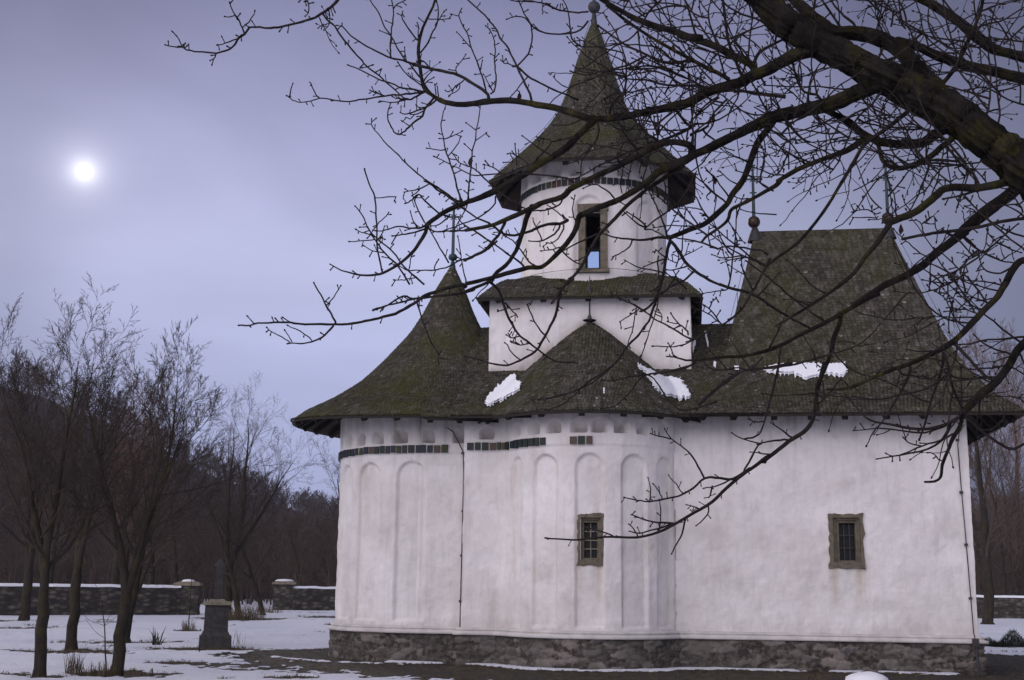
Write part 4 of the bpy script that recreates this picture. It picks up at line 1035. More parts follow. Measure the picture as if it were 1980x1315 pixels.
# ------------------------------------------------------------------ winter air
hz = MB(); hz.box((0, 480, 54), (1500, 1010, 118)); hzo = hz.build('haze', [], None)
m = bpy.data.materials.new('haze_air'); m.use_nodes = True; t = m.node_tree; t.nodes.clear()
pv = t.nodes.new('ShaderNodeVolumePrincipled'); pv.inputs['Color'].default_value = (.72, .78, 1.0, 1); pv.inputs['Density'].default_value = .00026; pv.inputs['Anisotropy'].default_value = .2
mo = t.nodes.new('ShaderNodeOutputMaterial'); t.links.new(pv.outputs[0], mo.inputs['Volume']); hzo.data.materials.append(m); tag(hzo, kind='stuff')

# ------------------------------------------------------------------ the great bare tree in front
# limbs measured on the photograph: (zone, start width, end width, points); each hangs on the nearest
# earlier limb in space and wanders off in depth from there, so the crown has its real spread
ZONES = dict(o=(0, 0, 1), A=(300, 0, 5.657), B=(550, 0, 6.573), C=(800, 0, 6.573), D=(640, 180, 6.573), E=(660, 350, 6.573), F=(850, 200, 6.573), G=(900, 380, 6.573), H=(1100, 180, 6.573), I=(1150, 330, 5.643), J=(1250, 500, 5.643), K=(1350, 100, 5.643), L=(1650, 250, 5.976), M=(1650, 430, 5.976), N=(1350, 560, 5.643), O=(900, 540, 5.643), Q=(1480, 600, 3.948), R=(1000, 700, 3.287), S=(1480, 0, 3.948), T=(1000, 0, 3.948), U=(1480, 300, 3.948))
LIMBS = [
# the bole and its great limbs
('o', 300, 84, [(2560, 1750), (2540, 1300), (2500, 950), (2390, 700), (2230, 500), (2090, 400), (1961, 311)]),
('o', 84, 42, [(1961, 311), (1900, 262), (1834, 215), (1765, 178), (1695, 142), (1640, 112), (1581, 84), (1540, 56), (1505, 30), (1440, -30), (1380, -90)]),
('o', 42, 18, [(1850, 225), (1810, 170), (1771, 132), (1745, 100), (1720, 84), (1690, 70), (1657, 64), (1612, 61), (1580, 40), (1556, 20), (1510, -30)]),
('o', 26, 18, [(2230, 250), (2100, 185), (1980, 152), (1930, 140), (1885, 130), (1845, 118), (1809, 106), (1770, 88), (1735, 78)]),
('o', 28, 18, [(2350, 230), (2150, 160), (1980, 111), (1923, 94), (1885, 68), (1866, 52), (1847, 38), (1797, 5), (1730, -25)]),
('o', 26, 13, [(1590, 92), (1561, 99), (1520, 116), (1480, 137), (1456, 146), (1430, 160), (1400, 168), (1368, 178), (1328, 200), (1290, 209), (1252, 216), (1210, 225), (1168, 230), (1139, 229)]),
('o', 14, 11, [(1139, 229), (1101, 217), (1070, 208), (1040, 203), (1020, 199), (985, 194), (944, 196), (915, 200), (891, 202), (868, 199), (850, 193)]),
('o', 9, 4.5, [(850, 193), (834, 183), (821, 172), (816, 155), (813, 137), (811, 120), (809, 91), (818, 53), (830, 28), (839, 8), (845, -12)]),
('o', 15, 11, [(1150, 232), (1115, 265), (1096, 284), (1070, 302), (1040, 319), (1010, 340), (987, 352), (955, 370), (926, 383), (903, 391)]),
('o', 10, 8.5, [(903, 391), (880, 400), (858, 411), (838, 425), (824, 435)]),
('o', 8, 2.2, [(824, 435), (823, 449), (805, 479), (790, 495), (771, 511), (741, 528), (720, 532), (698, 532), (680, 528), (660, 523), (640, 512)]),
# second great limb, passing before the drum
('o', 36, 25, [(1710, 160), (1690, 166), (1660, 178), (1620, 196), (1590, 205), (1560, 212), (1535, 218)]),
('o', 25, 16, [(1535, 218), (1500, 225), (1480, 234), (1440, 252), (1400, 272), (1365, 290), (1340, 300)]),
('H', 15, 11, [(1560, 790), (1560, 690), (1500, 650), (1350, 620), (1200, 640), (1000, 720), (800, 840), (600, 940), (300, 1080), (0, 1225)]),
('G', 12, 7, [(1314, -85), (1230, 5), (1000, 70), (880, 130), (750, 190), (500, 300), (350, 360), (200, 395), (0, 430)]),
('G', 12, 6, [(850, 130), (825, 165), (780, 260), (740, 400), (690, 560), (640, 690), (520, 870), (400, 960), (300, 1080), (120, 1160), (0, 1210)]),
('o', 6, 2.5, [(918, 560), (900, 565), (880, 570), (850, 572), (825, 575), (800, 578), (770, 586), (745, 591), (723, 598)]),
('o', 7.5, 3, [(900, 549), (880, 553), (850, 561), (822, 572), (806, 583), (787, 594), (765, 606), (740, 613), (715, 619), (690, 624), (660, 627), (620, 627), (590, 627), (560, 624), (530, 624), (500, 625), (480, 629), (463, 629)]),
# third: mossy limb crossing the window of the drum
('H', 18, 12, [(1580, 780), (1480, 850), (1300, 930), (1130, 1010), (1030, 1100), (900, 1200), (700, 1320)]),
('o', 12, 11, [(1208, 380), (1190, 389), (1160, 400), (1135, 411), (1122, 417)]),
('G', 11, 8, [(1480, 225), (1440, 262), (1400, 420), (1330, 540), (1240, 650), (1150, 740), (1050, 840), (950, 900), (800, 900), (640, 950), (450, 1000), (300, 1040), (0, 1110)]),
('G', 7, 3, [(1300, 300), (1200, 350), (1050, 350), (900, 400), (800, 450), (620, 490), (480, 470), (380, 400), (300, 340), (200, 300), (100, 240), (0, 170)]),
('G', 4.5, 3, [(0, 170), (-60, 120), (-140, 60), (-230, -10), (-330, -70), (-420, -140)]),
# a grey limb next to it, running down to the left
('H', 9, 7, [(1450, 930), (1300, 1020), (1150, 1120), (1000, 1210), (900, 1315)]),
('G', 8, 5, [(2250, -50), (2050, 120), (1900, 280), (1780, 400), (1680, 520), (1600, 650), (1520, 800), (1440, 940), (1330, 1060), (1220, 1180), (1130, 1310)]),
('O', 5, 2, [(1180, 0), (1100, 60), (1010, 150), (940, 250)]),
('O', 5, 2.5, [(1040, 80), (1020, 230), (980, 400), (900, 560), (820, 700), (760, 790), (600, 880), (500, 930), (420, 940), (300, 920), (200, 895), (0, 840)]),
('O', 2.5, 1.6, [(860, 610), (800, 530), (740, 430), (700, 350), (675, 280)]),
('O', 5, 2, [(260, 20), (350, 110), (400, 230), (450, 380), (520, 510), (600, 620), (700, 700), (820, 790), (930, 870), (1050, 905), (1200, 910)]),
('O', 2, 1.4, [(690, 700), (600, 720), (540, 690), (500, 680)]), ('O', 2, 1.4, [(590, 620), (500, 640), (460, 610)]), ('O', 2, 1.4, [(600, 880), (500, 800), (460, 720), (430, 690)]), ('O', 2.4, 1.5, [(430, 250), (480, 310), (540, 370), (565, 410)]), ('O', 2, 1.4, [(420, 330), (370, 345)]),
# limb from the right edge to the middle: the long grey one over the west roof
('o', 32, 20, [(2200, 260), (2080, 300), (1980, 355), (1940, 385), (1905, 412), (1870, 440), (1850, 460)]),
('M', 19, 10, [(1300, 100), (1100, 250), (950, 360), (800, 500), (580, 630), (400, 710), (200, 830), (0, 950)]),
('N', 10, 5, [(1974, 40), (1800, 120), (1600, 240), (1400, 350), (1200, 450), (1050, 530), (900, 610), (700, 680), (500, 720), (250, 740), (0, 770)]),
('J', 4.5, 2, [(800, 1080), (520, 1110), (400, 1100), (300, 1075), (225, 1065)]), ('J', 2, 1.5, [(300, 1070), (270, 990), (240, 925)]),
('J', 4, 2, [(540, 1140), (420, 1190), (280, 1230), (100, 1250), (0, 1270), (-180, 1290), (-350, 1330), (-480, 1330)]),
('N', 9, 7, [(1560, 240), (1540, 380), (1480, 520), (1450, 680), (1400, 820), (1340, 960), (1290, 1100), (1300, 1315)]),
('Q', 8, 8, [(450, 400), (420, 520), (390, 640), (380, 760), (350, 860), (290, 930), (180, 1000), (80, 1080), (0, 1140)]),
('R', 8, 3, [(1600, 600), (1580, 610), (1500, 670), (1440, 710), (1330, 800), (1240, 890), (1120, 960), (1000, 1030), (900, 1080), (760, 1115), (600, 1110), (480, 1120), (380, 1130), (280, 1125), (190, 1120)]),
('R', 6, 2.2, [(1480, 670), (1420, 720), (1350, 745), (1260, 735), (1190, 740), (1120, 800), (1030, 850), (920, 875), (840, 888), (760, 878), (685, 862)]),
('R', 3.5, 1.6, [(1190, 740), (1150, 660), (1100, 580), (1040, 530), (980, 490), (940, 430)]), ('R', 2, 1.4, [(980, 490), (900, 470), (850, 455)]),
('R', 3, 1.6, [(1440, 690), (1470, 640), (1530, 530), (1545, 520), (1440, 490), (1370, 455)]), ('R', 4, 2.5, [(1720, 490), (1640, 500), (1540, 520)]), ('R', 2.5, 1.6, [(1440, 490), (1520, 470), (1560, 420), (1600, 260), (1640, 100), (1660, 0)]), ('R', 2, 1.3, [(1560, 380), (1510, 380), (1475, 365)]),
('R', 3, 1.5, [(1740, 480), (1690, 440), (1620, 390)]), ('R', 2.4, 1.4, [(1640, 590), (1560, 585), (1490, 570)]),
('R', 2.5, 1.5, [(1240, 790), (1230, 840), (1215, 860)]), ('R', 2.4, 1.5, [(1340, 760), (1260, 790), (1195, 800)]), ('R', 2.5, 1.5, [(1215, 900), (1210, 970), (1145, 1035)]), ('R', 2.2, 1.4, [(1150, 930), (1120, 920), (1080, 910)]),
('R', 2.6, 1.6, [(1070, 990), (1050, 1090), (1010, 1160), (985, 1215)]), ('R', 3, 1.6, [(1000, 1025), (900, 1020), (800, 1000), (730, 970)]), ('R', 2.6, 1.6, [(980, 1035), (850, 1070), (780, 1090), (720, 1080)]), ('R', 2, 1.4, [(770, 1105), (740, 1060), (710, 1030)]), ('R', 2.4, 1.5, [(620, 1108), (540, 1080), (440, 1052)]), ('R', 2, 1.3, [(900, 1080), (912, 980), (905, 880)]), ('R', 1.8, 1.3, [(845, 880), (850, 800), (832, 742)]), ('R', 1.8, 1.3, [(925, 870), (900, 820), (870, 780)]), ('R', 1.8, 1.3, [(1050, 835), (1010, 780), (965, 725)]),
# curved limb over the left shoulder of the west roof
('I', 14, 9, [(2050, -640), (1975, -575), (1890, -445), (1778, -300), (1660, 0), (1600, 130), (1500, 260), (1440, 370), (1300, 500), (1180, 590), (1050, 640), (900, 700), (820, 730)]),
('I', 5, 2, [(820, 730), (680, 730), (500, 755), (350, 745), (200, 725), (100, 690)]), ('I', 2.5, 1.6, [(410, 760), (380, 830), (300, 890), (210, 930)]),
('I', 7, 4.5, [(825, 740), (800, 850), (775, 960), (760, 1080), (730, 1200), (700, 1315), (660, 1400), (600, 1480), (540, 1520)]),
('J', 4.5, 3, [(120, 420), (80, 530), (40, 650), (-20, 750)]),
('O', 4, 3, [(1975, 480), (1880, 620), (1780, 720), (1700, 830), (1600, 950), (1400, 1080), (1250, 1190), (1000, 1280), (820, 1310)]),
('I', 7, 5, [(850, 780), (930, 900), (1020, 1030), (1150, 1130), (1300, 1220), (1450, 1270), (1600, 1310)]),
('J', 5, 4, [(800, 280), (940, 330), (1100, 370), (1250, 440), (1400, 550), (1560, 640), (1700, 720), (1800, 770)]),
('J', 6, 3, [(1350, 0), (1280, 130), (1200, 280), (1140, 380), (1060, 520), (960, 630), (850, 710), (700, 780), (560, 870)]),
('J', 3.5, 2, [(540, 880), (440, 860), (300, 770), (150, 690), (60, 640), (0, 590), (-150, 500), (-300, 420)]), ('O', 2, 1.5, [(1975, 360), (1850, 280), (1700, 220), (1560, 180)]), ('O', 1.8, 1.3, [(1860, 310), (1830, 520), (1780, 680), (1760, 740)]), ('O', 1.8, 1.3, [(1900, 330), (1780, 400), (1690, 460)]),
('J', 2.5, 1.5, [(470, 810), (400, 750), (350, 710), (290, 640), (270, 600)]), ('J', 1.6, 1.2, [(350, 710), (280, 700), (230, 685)]), ('J', 1.6, 1.2, [(430, 770), (445, 690)]), ('J', 2, 1.5, [(500, 900), (380, 945), (230, 965), (80, 955)]), ('J', 1.6, 1.2, [(170, 680), (160, 620), (140, 570)]),
# thick limb ending in a knot at the right end of the ridge, then on down across the west roof
('L', 16, 14, [(1780, 600), (1600, 650), (1400, 680), (1200, 670), (1050, 690), (950, 770), (830, 870), (700, 960), (560, 1020), (430, 1070)]),
('M', 12, 4, [(430, 10), (370, 100), (300, 210), (220, 300), (120, 420), (0, 590), (-200, 760), (-500, 960), (-700, 1080), (-900, 1200)]),
('L', 5, 3, [(1500, 690), (1400, 720), (1250, 760), (1050, 800)]),
('L', 5, 6, [(560, 1270), (760, 1230), (1000, 1190), (1200, 1165), (1450, 1130), (1700, 1070), (1974, 1030), (2200, 1000)]),
('L', 14, 8, [(1150, 90), (1100, 150), (1040, 190), (900, 310), (760, 390), (560, 450), (420, 430), (330, 340), (290, 190)]),
('S', 22, 12, [(1440, 930), (1390, 980), (1320, 1010), (1200, 1090), (1050, 1100), (880, 1080), (740, 1020), (620, 920), (450, 840), (330, 790)]),
('S', 13, 9, [(760, 1060), (620, 1150), (450, 1210), (250, 1290), (90, 1385)]),
('I', 9, 5, [(2030, 100), (1975, 160), (1820, 250), (1700, 320), (1550, 390), (1480, 440), (1450, 540), (1350, 630), (1230, 710), (1165, 780)]),
('S', 9, 5, [(1110, 830), (980, 940), (870, 1020), (760, 1100), (680, 1230), (620, 1330), (560, 1430), (480, 1560), (380, 1700), (250, 1850), (100, 1960), (0, 2040)]),
('S', 10, 6, [(1310, 690), (1440, 530), (1520, 370), (1590, 220), (1640, 90), (1660, 0), (1680, -60)]),
# limbs hanging at the right edge
('o', 22, 14, [(2140, 520), (2060, 620), (1980, 665), (1955, 700), (1930, 735), (1895, 765), (1870, 790), (1860, 800)]),
('Q', 9, 4, [(1500, 790), (1490, 880), (1430, 980), (1390, 1080), (1350, 1180), (1340, 1270), (1290, 1305), (1210, 1310)]),
('Q', 8, 2, [(1470, 820), (1380, 870), (1250, 905), (1100, 900), (950, 870), (800, 840), (700, 750), (620, 650)]),
('Q', 4, 1.6, [(1470, 830), (1350, 890), (1220, 935), (1050, 925), (900, 900), (800, 905), (680, 915)]), ('Q', 3, 1.5, [(1450, 930), (1350, 990), (1200, 1035), (1080, 1085), (1000, 1115), (930, 1100)]), ('Q', 2, 1.3, [(1180, 1035), (1080, 1000), (1050, 920), (1010, 800)]), ('Q', 2, 1.4, [(1330, 1150), (1290, 1100), (1250, 1085)]), ('Q', 1.6, 1.2, [(950, 925), (860, 950)]),
('Q', 6, 5, [(2100, 900), (1900, 1060), (1720, 970), (1600, 880), (1500, 790)]), ('Q', 4, 2, [(1600, 880), (1700, 920), (1800, 850), (1830, 790)]),
('o', 16, 12, [(2160, 440), (2060, 490), (1990, 500), (1965, 512), (1945, 545), (1930, 572), (1905, 598), (1880, 625), (1850, 655), (1825, 672)]),
('Q', 10, 5, [(1380, 280), (1250, 340), (1100, 410), (950, 460), (850, 500), (700, 570), (600, 598), (480, 605)]),
('Q', 6, 2, [(1110, 430), (1080, 530), (1000, 680), (900, 840), (820, 930), (775, 1030)]), ('Q', 5, 3, [(1370, 350), (1320, 530), (1260, 700), (1220, 860), (1175, 985)]),
('Q', 5, 4, [(1380, 340), (1420, 560), (1500, 750)]), ('Q', 5, 4, [(1450, 260), (1560, 380), (1680, 500), (1750, 540)]), ('Q', 11, 10, [(2130, -40), (2000, 200), (1900, 340), (1820, 470), (1700, 600), (1560, 720), (1500, 790)]),
('M', 4, 2, [(1280, 180), (1400, 290), (1540, 370), (1700, 440), (1860, 465), (2000, 480)]), ('M', 3, 1.5, [(1860, 500), (1700, 590), (1540, 560), (1480, 480), (1440, 350)]), ('M', 3, 1.5, [(1550, 950), (1440, 780), (1320, 640), (1200, 520), (1050, 380), (940, 300)]), ('M', 3, 1.5, [(1480, 380), (1300, 500), (1150, 580), (1000, 630), (900, 690), (880, 780)]), ('M', 3, 1.4, [(1320, 560), (1180, 670), (1050, 730), (900, 790), (700, 820), (490, 795)]), ('M', 2.5, 1.5, [(1460, 1100), (1200, 1100), (1080, 1095), (940, 1080)]), ('M', 2.5, 1.4, [(1300, 1220), (1180, 1120), (1110, 980), (1060, 880), (960, 800)]), ('M', 2.2, 1.3, [(1440, 1060), (1300, 1000), (1180, 900), (1100, 830), (1050, 780)]), ('M', 3, 2, [(2000, 330), (1820, 200), (1660, 60), (1560, -20), (1300, -280)]), ('M', 3, 2, [(1500, 360), (1650, 230), (1800, 100), (1900, 20)]), ('M', 2, 1.3, [(640, 560), (760, 450), (900, 350), (1000, 260), (1110, 150)]), ('M', 2, 1.3, [(900, 420), (780, 360), (640, 240), (560, 170), (470, 80)]),
('M', 2, 1.3, [(1540, 100), (1600, 180), (1700, 250), (1800, 290)]), ('M', 2, 1.3, [(1570, 50), (1540, 180), (1530, 260), (1500, 330)]), ('M', 1.8, 1.2, [(1170, 700), (1200, 690), (1190, 800), (1150, 900), (1160, 1010), (1280, 990)]), ('M', 2.5, 1.4, [(1800, 740), (1500, 680), (1300, 665), (1180, 600)]), ('M', 2.5, 1.4, [(1700, 800), (1480, 740), (1300, 690), (1240, 600)]), ('M', 2.2, 1.3, [(1640, 870), (1480, 900), (1380, 860), (1270, 800)]), ('M', 2.2, 1.3, [(1550, 930), (1420, 880), (1330, 860), (1240, 860)]), ('M', 2.2, 1.3, [(1500, 1000), (1420, 1000), (1360, 1005)]),
# upper middle: limbs sweeping down from the top
('T', 16, 8, [(1400, 290), (1300, 280), (1200, 240), (1050, 200), (900, 140), (750, 60), (640, -10), (560, -70)]), ('T', 17, 14, [(1830, 560), (1780, 490), (1650, 430), (1500, 350), (1350, 300), (1230, 260)]),
('T', 9, 5, [(1620, 610), (1540, 560), (1450, 520), (1300, 440), (1150, 360), (1000, 270), (850, 170), (760, 100), (680, 40)]), ('T', 5, 3, [(1300, 480), (1100, 470), (950, 400), (820, 340), (700, 250), (620, 200)]),
('T', 5, 2, [(1600, 700), (1400, 660), (1150, 650), (980, 610), (850, 600), (760, 575), (640, 550)]), ('T', 3, 1.6, [(1420, 660), (1300, 600), (1180, 540), (1060, 480), (940, 420)]),
('T', 3, 1.5, [(800, 780), (830, 620), (830, 480), (800, 370), (760, 260), (700, 170), (660, 100)]), ('T', 2.5, 1.4, [(700, 840), (760, 750), (830, 690), (880, 620)]), ('T', 2.5, 1.4, [(640, 770), (740, 715), (900, 700), (1010, 665)]),
('T', 4, 2, [(1100, 0), (1000, 100), (950, 200), (850, 300), (700, 350), (560, 360), (460, 350)]), ('T', 3, 1.5, [(540, 90), (470, 95), (400, 90), (300, 70), (180, 20), (60, 10)]), ('T', 3, 1.5, [(540, 160), (480, 230), (370, 260), (220, 250), (130, 210), (60, 140), (0, 125)]), ('T', 3, 1.5, [(480, 350), (420, 300), (400, 180), (390, 90), (350, 0)]), ('T', 3, 1.6, [(960, 120), (880, 60), (850, -10)]),
('T', 3, 1.5, [(1300, 330), (1200, 280), (1160, 120), (1130, 0)]), ('T', 7, 5, [(1720, 590), (1660, 450), (1610, 300), (1590, 150), (1570, 0), (1560, -60)]), ('T', 4, 2, [(1500, 340), (1400, 200), (1330, 80), (1280, 0)]), ('T', 4, 2, [(1560, 380), (1480, 220), (1460, 100), (1480, 0)]), ('T', 3, 2, [(1700, 620), (1760, 440), (1780, 250), (1800, 100), (1790, 0)]), ('T', 3, 1.5, [(1640, 290), (1750, 240), (1900, 190), (2000, 160)]),
('T', 8, 4, [(1800, 500), (1850, 400), (1970, 330), (2060, 290)]), ('T', 8, 4, [(2050, 740), (1900, 720), (1750, 700), (1600, 690)]), ('T', 4, 2, [(1560, 720), (1440, 800), (1360, 890), (1300, 950)]), ('T', 4, 2.4, [(1600, 760), (1500, 860), (1450, 960), (1330, 1030)]), ('T', 2.2, 1.3, [(1300, 960), (1220, 860), (1160, 760), (1060, 650)]),
('T', 3.5, 2, [(1340, 970), (1250, 1020), (1150, 1060), (1000, 1110), (900, 1150)]), ('T', 2, 1.3, [(1080, 1060), (1050, 960), (1045, 900)]), ('T', 2, 1.3, [(1080, 1060), (960, 1000), (930, 920)]), ('T', 2, 1.3, [(1180, 1050), (1110, 960)]),
# twigs against the open sky, upper left
('A', 5.5, 3, [(2050, -80), (1980, 20), (1920, 80), (1850, 130), (1750, 190), (1600, 240), (1400, 290), (1250, 310), (1100, 295), (1030, 300)]), ('A', 4, 2, [(1030, 300), (980, 370), (910, 420), (870, 490), (800, 545), (670, 580), (550, 575), (430, 560), (350, 545), (300, 520), (220, 515), (120, 495)]),
('A', 2.6, 1.6, [(960, 370), (890, 425), (800, 460), (690, 495)]), ('A', 2.6, 1.6, [(970, 350), (940, 270), (900, 190), (850, 130), (820, 45)]), ('A', 1.8, 1.4, [(870, 165), (810, 190), (765, 180)]), ('A', 2, 1.4, [(960, 300), (1020, 240), (1070, 180), (1090, 135)]), ('A', 2, 1.4, [(310, 520), (270, 450), (240, 400)]), ('A', 2, 1.5, [(665, 590), (650, 630), (610, 660)]), ('A', 2.2, 1.6, [(1940, 80), (1965, 125)]), ('A', 2.2, 1.5, [(1600, -30), (1660, 0), (1680, 60), (1670, 140), (1640, 175)]),
('B', 2.8, 2, [(495, 180), (540, 250), (640, 340), (720, 460), (850, 620), (950, 730), (1050, 850), (1200, 960), (1290, 1040), (1400, 1140), (1500, 1230), (1560, 1260)]), ('B', 3, 2.5, [(1780, 1170), (1700, 1210), (1620, 1260), (1550, 1255)]),
('B', 4.5, 1.8, [(1980, 900), (1850, 870), (1700, 830), (1550, 780), (1400, 750), (1300, 720), (1150, 640), (1000, 560), (850, 460), (740, 340), (730, 310)]), ('C', 5.5, 4.5, [(960, 1220), (870, 1140), (700, 1030), (560, 950), (400, 910), (200, 870), (80, 840), (0, 825)]),
('B', 2.6, 1.8, [(1350, 740), (1345, 600), (1355, 450), (1370, 300), (1385, 120), (1360, 0), (1350, -40)]), ('B', 2, 1.5, [(1390, 100), (1440, 50), (1520, 5)]), ('B', 2.4, 1.6, [(1540, 780), (1440, 620), (1360, 460), (1280, 350), (1200, 170), (1100, 20), (1070, -30)]), ('B', 1.8, 1.3, [(1340, 440), (1220, 390)]), ('B', 1.6, 1.3, [(1370, 300), (1300, 270)]), ('B', 1.8, 1.3, [(1550, 780), (1535, 690), (1530, 600)]), ('B', 1.6, 1.3, [(1410, 545), (1480, 540)]),
('B', 2.6, 1.6, [(1700, 520), (1600, 400), (1500, 240), (1500, 150)]), ('B', 1.8, 1.3, [(1695, 500), (1705, 350), (1690, 295)]), ('B', 2.8, 1.6, [(1710, 690), (1800, 580), (1870, 440), (1930, 330), (1955, 200), (1950, 80), (1920, 0)]), ('B', 2, 1.3, [(1780, 300), (1720, 240)]), ('C', 2, 1.3, [(260, 330), (330, 240), (380, 160)]), ('C', 1.8, 1.3, [(190, 245), (300, 245), (450, 240)]),
('B', 3, 1.8, [(1730, 1000), (1640, 880), (1600, 820)]), ('B', 2.4, 1.6, [(1760, 1100), (1650, 1020), (1540, 930), (1450, 800)]), ('B', 2, 1.4, [(1770, 1080), (1830, 1020), (1890, 985)]), ('B', 2.6, 1.8, [(1850, 870), (1790, 800), (1730, 760)]),
('B', 3.4, 1.6, [(1760, 1180), (1600, 1190), (1450, 1205), (1280, 1220), (1100, 1250), (950, 1270), (830, 1290), (650, 1275), (470, 1245), (380, 1270), (210, 1300), (110, 1275), (40, 1220)]), ('B', 2.2, 1.4, [(450, 1245), (400, 1200), (350, 1090), (325, 1040)]), ('B', 2.2, 1.5, [(1270, 1220), (1170, 1180), (1090, 1150)]), ('B', 3, 1.6, [(1780, 1170), (1650, 1140), (1500, 1120), (1350, 1060), (1200, 1010), (1010, 910), (930, 870), (820, 830)]), ('B', 1.7, 1.3, [(1050, 855), (980, 860)]), ('B', 2, 1.4, [(1560, 1260), (1450, 1290), (1350, 1300), (1220, 1280)]), ('B', 2, 1.4, [(1540, 1255), (1440, 1250), (1380, 1235)]), ('B', 1.6, 1.2, [(1215, 955), (1222, 905)]),
('C', 2.6, 1.5, [(930, 1180), (880, 1020), (840, 880), (780, 730), (730, 600), (690, 450), (610, 300), (575, 200), (600, 120)]), ('C', 1.8, 1.3, [(740, 620), (640, 510), (550, 405)]), ('C', 1.6, 1.2, [(575, 210), (490, 185)]), ('C', 2, 1.3, [(860, 890), (870, 780)]), ('C', 1.6, 1.2, [(850, 950), (790, 945)]), ('C', 2.4, 1.4, [(1010, 1190), (1045, 1080), (1035, 900), (1025, 750), (1035, 620), (1010, 480), (960, 370), (925, 340)]), ('C', 1.8, 1.3, [(1010, 1180), (950, 1060), (890, 950)]), ('C', 1.6, 1.2, [(1020, 720), (985, 690)]),
('C', 4, 2.5, [(1500, 1240), (1420, 1080), (1360, 950), (1310, 850), (1240, 700), (1180, 580), (1090, 480), (1050, 370), (980, 290), (860, 150), (690, 0), (640, -40)]), ('C', 2.6, 1.8, [(1320, 830), (1450, 690), (1490, 570), (1505, 430), (1470, 290), (1400, 160), (1340, 30)]), ('C', 2, 1.4, [(1440, 240), (1370, 215), (1260, 215), (1190, 245)]), ('C', 2, 1.6, [(1470, 280), (1520, 350), (1620, 405), (1800, 435), (1972, 410)]), ('C', 2, 1.4, [(1300, 845), (1200, 810), (1130, 790), (1130, 715)]), ('C', 3, 2.4, [(1330, 850), (1450, 965), (1600, 1050), (1780, 1140), (1960, 1215), (2060, 1260)]), ('C', 2, 1.4, [(1450, 980), (1350, 1090), (1230, 1235)]), ('C', 1.8, 1.4, [(550, 940), (540, 860), (660, 705)]), ('C', 2, 1.5, [(630, 1030), (540, 1090), (460, 1160), (400, 1155)]), ('C', 1.8, 1.3, [(590, 1070), (560, 1150), (450, 1205)]), ('C', 3.4, 2, [(2000, 150), (1850, 130), (1700, 60), (1500, 15), (1300, 10), (1220, 0)]), ('C', 1.8, 1.3, [(2000, 1130), (1880, 1080), (1790, 990)]), ('C', 2, 1.5, [(310, 1180), (270, 1090)]), ('C', 2, 1.5, [(330, 1200), (300, 1110)]),
# middle left
('D', 4, 2, [(1290, 90), (1200, 190), (1160, 290), (1060, 370), (980, 440), (920, 500), (850, 525), (780, 460), (730, 360), (720, 250), (755, 140)]), ('D', 3, 1.5, [(1330, 100), (1210, 180), (1100, 225), (950, 265), (885, 250)]), ('D', 2, 1.4, [(1180, 230), (1060, 275), (1010, 325), (960, 315)]), ('D', 1.8, 1.3, [(980, 410), (905, 355)]), ('D', 1.5, 1.2, [(1080, 220), (1090, 70)]),
('D', 3.2, 1.6, [(1560, 1340), (1350, 1200), (1250, 1150), (1100, 1020), (950, 890), (850, 780), (720, 660), (640, 570), (530, 430), (515, 350)]), ('D', 2, 1.4, [(1250, 1155), (1120, 1220), (1020, 1240), (935, 1260)]), ('D', 2, 1.4, [(1140, 1210), (1080, 1270), (1030, 1300)]),
('E', 3, 2.2, [(1590, 290), (1450, 240), (1340, 170), (1220, 80), (1090, 0)]), ('D', 2.6, 1.4, [(1650, 1330), (1600, 1200), (1560, 1020), (1500, 850), (1460, 720), (1430, 580), (1400, 430), (1410, 320), (1440, 210)]), ('D', 1.8, 1.3, [(1440, 590), (1550, 540), (1655, 490)]), ('D', 1.8, 1.3, [(1500, 790), (1600, 670), (1640, 580)]), ('D', 1.8, 1.3, [(1450, 725), (1350, 725), (1230, 700)]), ('D', 1.8, 1.3, [(1510, 900), (1400, 850), (1320, 805)]), ('E', 2.6, 2.2, [(1550, 290), (1480, 120), (1450, 0)]),
('D', 2.6, 1.4, [(1735, 1330), (1760, 1150), (1780, 950), (1800, 740), (1835, 600), (1840, 470), (1880, 300), (1895, 150)]), ('D', 1.6, 1.2, [(1835, 470), (1720, 385)]), ('D', 1.6, 1.2, [(1835, 610), (1960, 515)]), ('D', 1.6, 1.2, [(1795, 740), (1710, 660)]), ('E', 2.4, 2, [(1605, 260), (1620, 120), (1630, 0)]),
('F', 3.2, 1.8, [(1030, 1290), (850, 1190), (700, 1080), (600, 980), (500, 880), (420, 820), (340, 790), (240, 740), (180, 660)]), ('F', 3.5, 1.8, [(1700, 960), (1400, 920), (1150, 900), (850, 890), (600, 905), (430, 915), (330, 870), (190, 800)]), ('F', 2.2, 1.4, [(780, 880), (680, 815), (570, 785)]), ('F', 2.4, 1.6, [(1100, 880), (1250, 700), (1420, 490), (1320, 450), (1240, 420)]), ('F', 2, 1.5, [(1420, 490), (1600, 450), (1950, 330)]), ('F', 2, 1.4, [(980, 780), (970, 640), (960, 530)]), ('F', 1.8, 1.4, [(1090, 730), (1000, 680), (900, 630), (930, 740), (820, 750)]),
